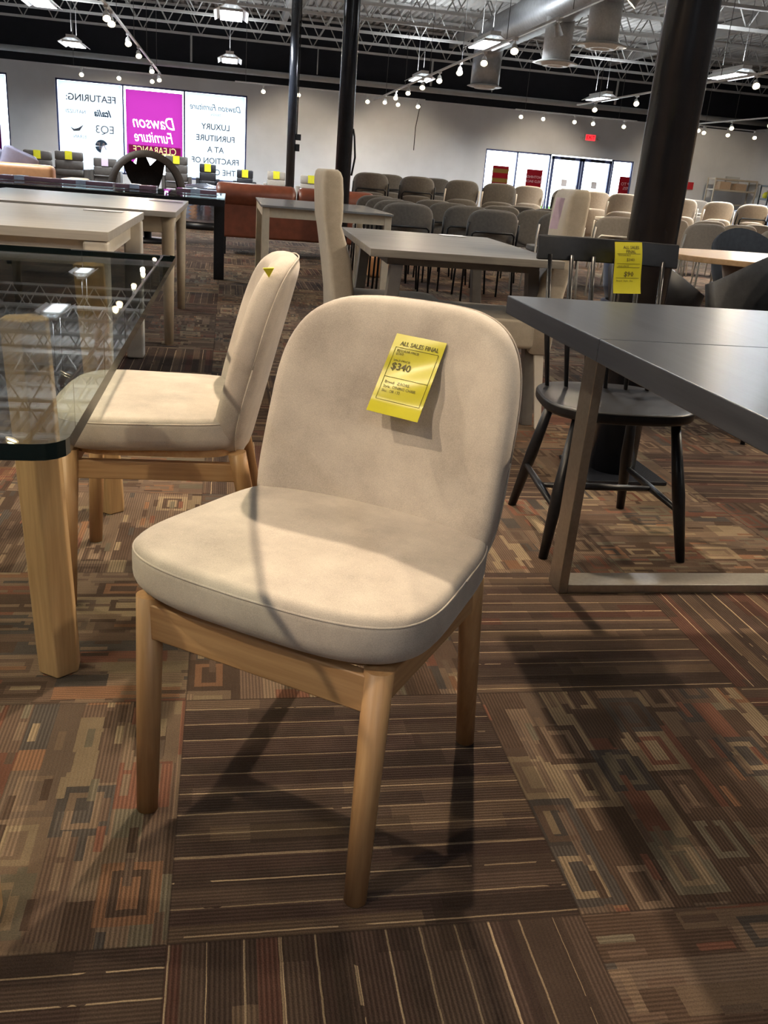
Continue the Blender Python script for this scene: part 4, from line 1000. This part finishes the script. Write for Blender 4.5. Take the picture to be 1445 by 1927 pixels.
rows_ = [(71, 283, .72, 'darkleather', 26.5, 'taupe high-back chair at the far left wall, leftmost', 'tag'), (130, 285, .72, 'darkleather', 26.5, 'taupe high-back chair before the left edge of the white poster', 'tag'),
         (198, 298, .62, 'darkleather', 27.5, 'dark high-back chair left of the round rattan chair', 'pinkpaper'), (332, 294, .62, 'darkleather', 27.5, 'dark high-back chair right behind the round rattan chair', 'tag'),
         (391, 309, .46, 'blackleather', 27.5, 'black leather chair before the LUXURY poster', 'tag'), (461, 320, .46, 'blackleather', 27.5, 'black leather chair at the right window edge', 'tag'),
         (520, 323, .52, 'tfab', 27.5, 'beige low-back chair left of the thin column', 'tag'), (585, 331, .60, 'tfab', 27.0, 'beige low-back chair between the two thin columns', 'tag')]
for (px, py, w, mat, yy, lab, tm) in rows_: recliner(lab, px, py, w, mat, yy, tm)
# round rattan chair
p = gz(288, 452)
rc = thing('round_rattan_chair', 'big round dark rattan chair with petal openings on a swivel foot', 'chair', (-1.04, 12.3, 0), .1)
R_ = .47
prof = []
hoop = MB(); 
for y in (-.22, .26):
    hoop.loops([[(R_ * q_ * math.cos(a), y + dy, .63 + R_ * q_ * math.sin(a)) for a in [PI * 2 * k / 40 for k in range(40)]] for q_, dy in ((.82, -.04), (1.0, -.04), (1.0, .04), (.82, .04), (.82, -.04))], True, cap=False)
hoop.build('hoop', 'rattan', rc)
bd = MB(); n = 40
bd.loops([[(R_ * q_ * math.cos(PI * 2 * k / n), y, .63 + R_ * q_ * math.sin(PI * 2 * k / n)) for k in range(n)] for q_, y in ((.99, -.2), (1.0, .02), (.99, .26), (.95, .26), (.95, -.2), (.99, -.2))], True, cap=False)
bd.build('woven_band', 'rattan', rc)
for a in (62, 90 + 8, 128):
    a0 = math.radians(a); dx, dz = math.cos(a0), math.sin(a0)
    w0 = .12; nx_, nz_ = -dz, dx
    MB().loops([[(dx * r - nx_ * w, y, .63 + dz * r - nz_ * w), (dx * r + nx_ * w, y, .63 + dz * r + nz_ * w), (dx * r + nx_ * w, y + .05, .63 + dz * r + nz_ * w), (dx * r - nx_ * w, y + .05, .63 + dz * r - nz_ * w)] for r, w, y in ((.0, .13, .20), (.25, .10, .22), (.44, .04, .2))], False).build('petal_panel', 'rattan', rc)
cushion(supell(.34, .28, 2.5, 40, 0, 0), .24, .40, .04, .05).build('seat_cushion', 'darkleather', rc)
MB().lathe([(0, 0), (.34, 0), (.32, .04), (.05, .05), (.05, .23), (0, .23)], n=28).build('swivel_foot', 'blackmetal', rc)
# striped cushions and tan leather pieces at far left
p = gz(40, 400)
ls = thing('tan_leather_sofa', 'tan leather sofa at the far left behind the long glass table', 'sofa', (-3.15, 13.2, 0))
MB().b2((-1.2, -.4, .1), (1.25, .45, .55)).build('sofa_body', 'tanleather', ls, bevel=.05, seg=3)
MB().b2((-1.2, -.45, .55), (.9, -.2, .82)).build('back_panel', 'tanleather', ls, bevel=.06, seg=3); MB().b2((.95, -.42, .5), (1.25, .4, .68)).build('armrest', 'tanleather', ls, bevel=.05, seg=3)
for k in range(5):
    x = -3.9 + k * .26
    c = cushion(supell(.24, .06, 3, 36, 0, 0), 0, .42, .02, .05); o = c.build('leather_cushion', ['pillow' if k > 1 else 'rattan'])
    tag(o, '%s upright cushion on the tan sofa, %s from the left' % ('blue-grey' if k > 1 else 'brown', ORD[k]), 'cushion', 'cushions on the tan sofa').location = (x, 13.28, .55); o.rotation_euler = (0, .35, .6)
wb = thing('wrapped_chair', 'pale blue plastic-wrapped chair bundle at the right edge, behind the cream chairs', 'wrapped furniture', (8.0, 13.1, 0))
for k in range(6): MB().b2((-.35 + k * .12, -.2, .1), (-.31 + k * .12, .25, .95 + .05 * (k % 3))).build('wrapped_panel', 'purplewrap', wb, bevel=.01)
MB().b2((-.38, -.22, 0), (.36, .28, .12)).build('base', 'purplewrap', wb)
flush_text()
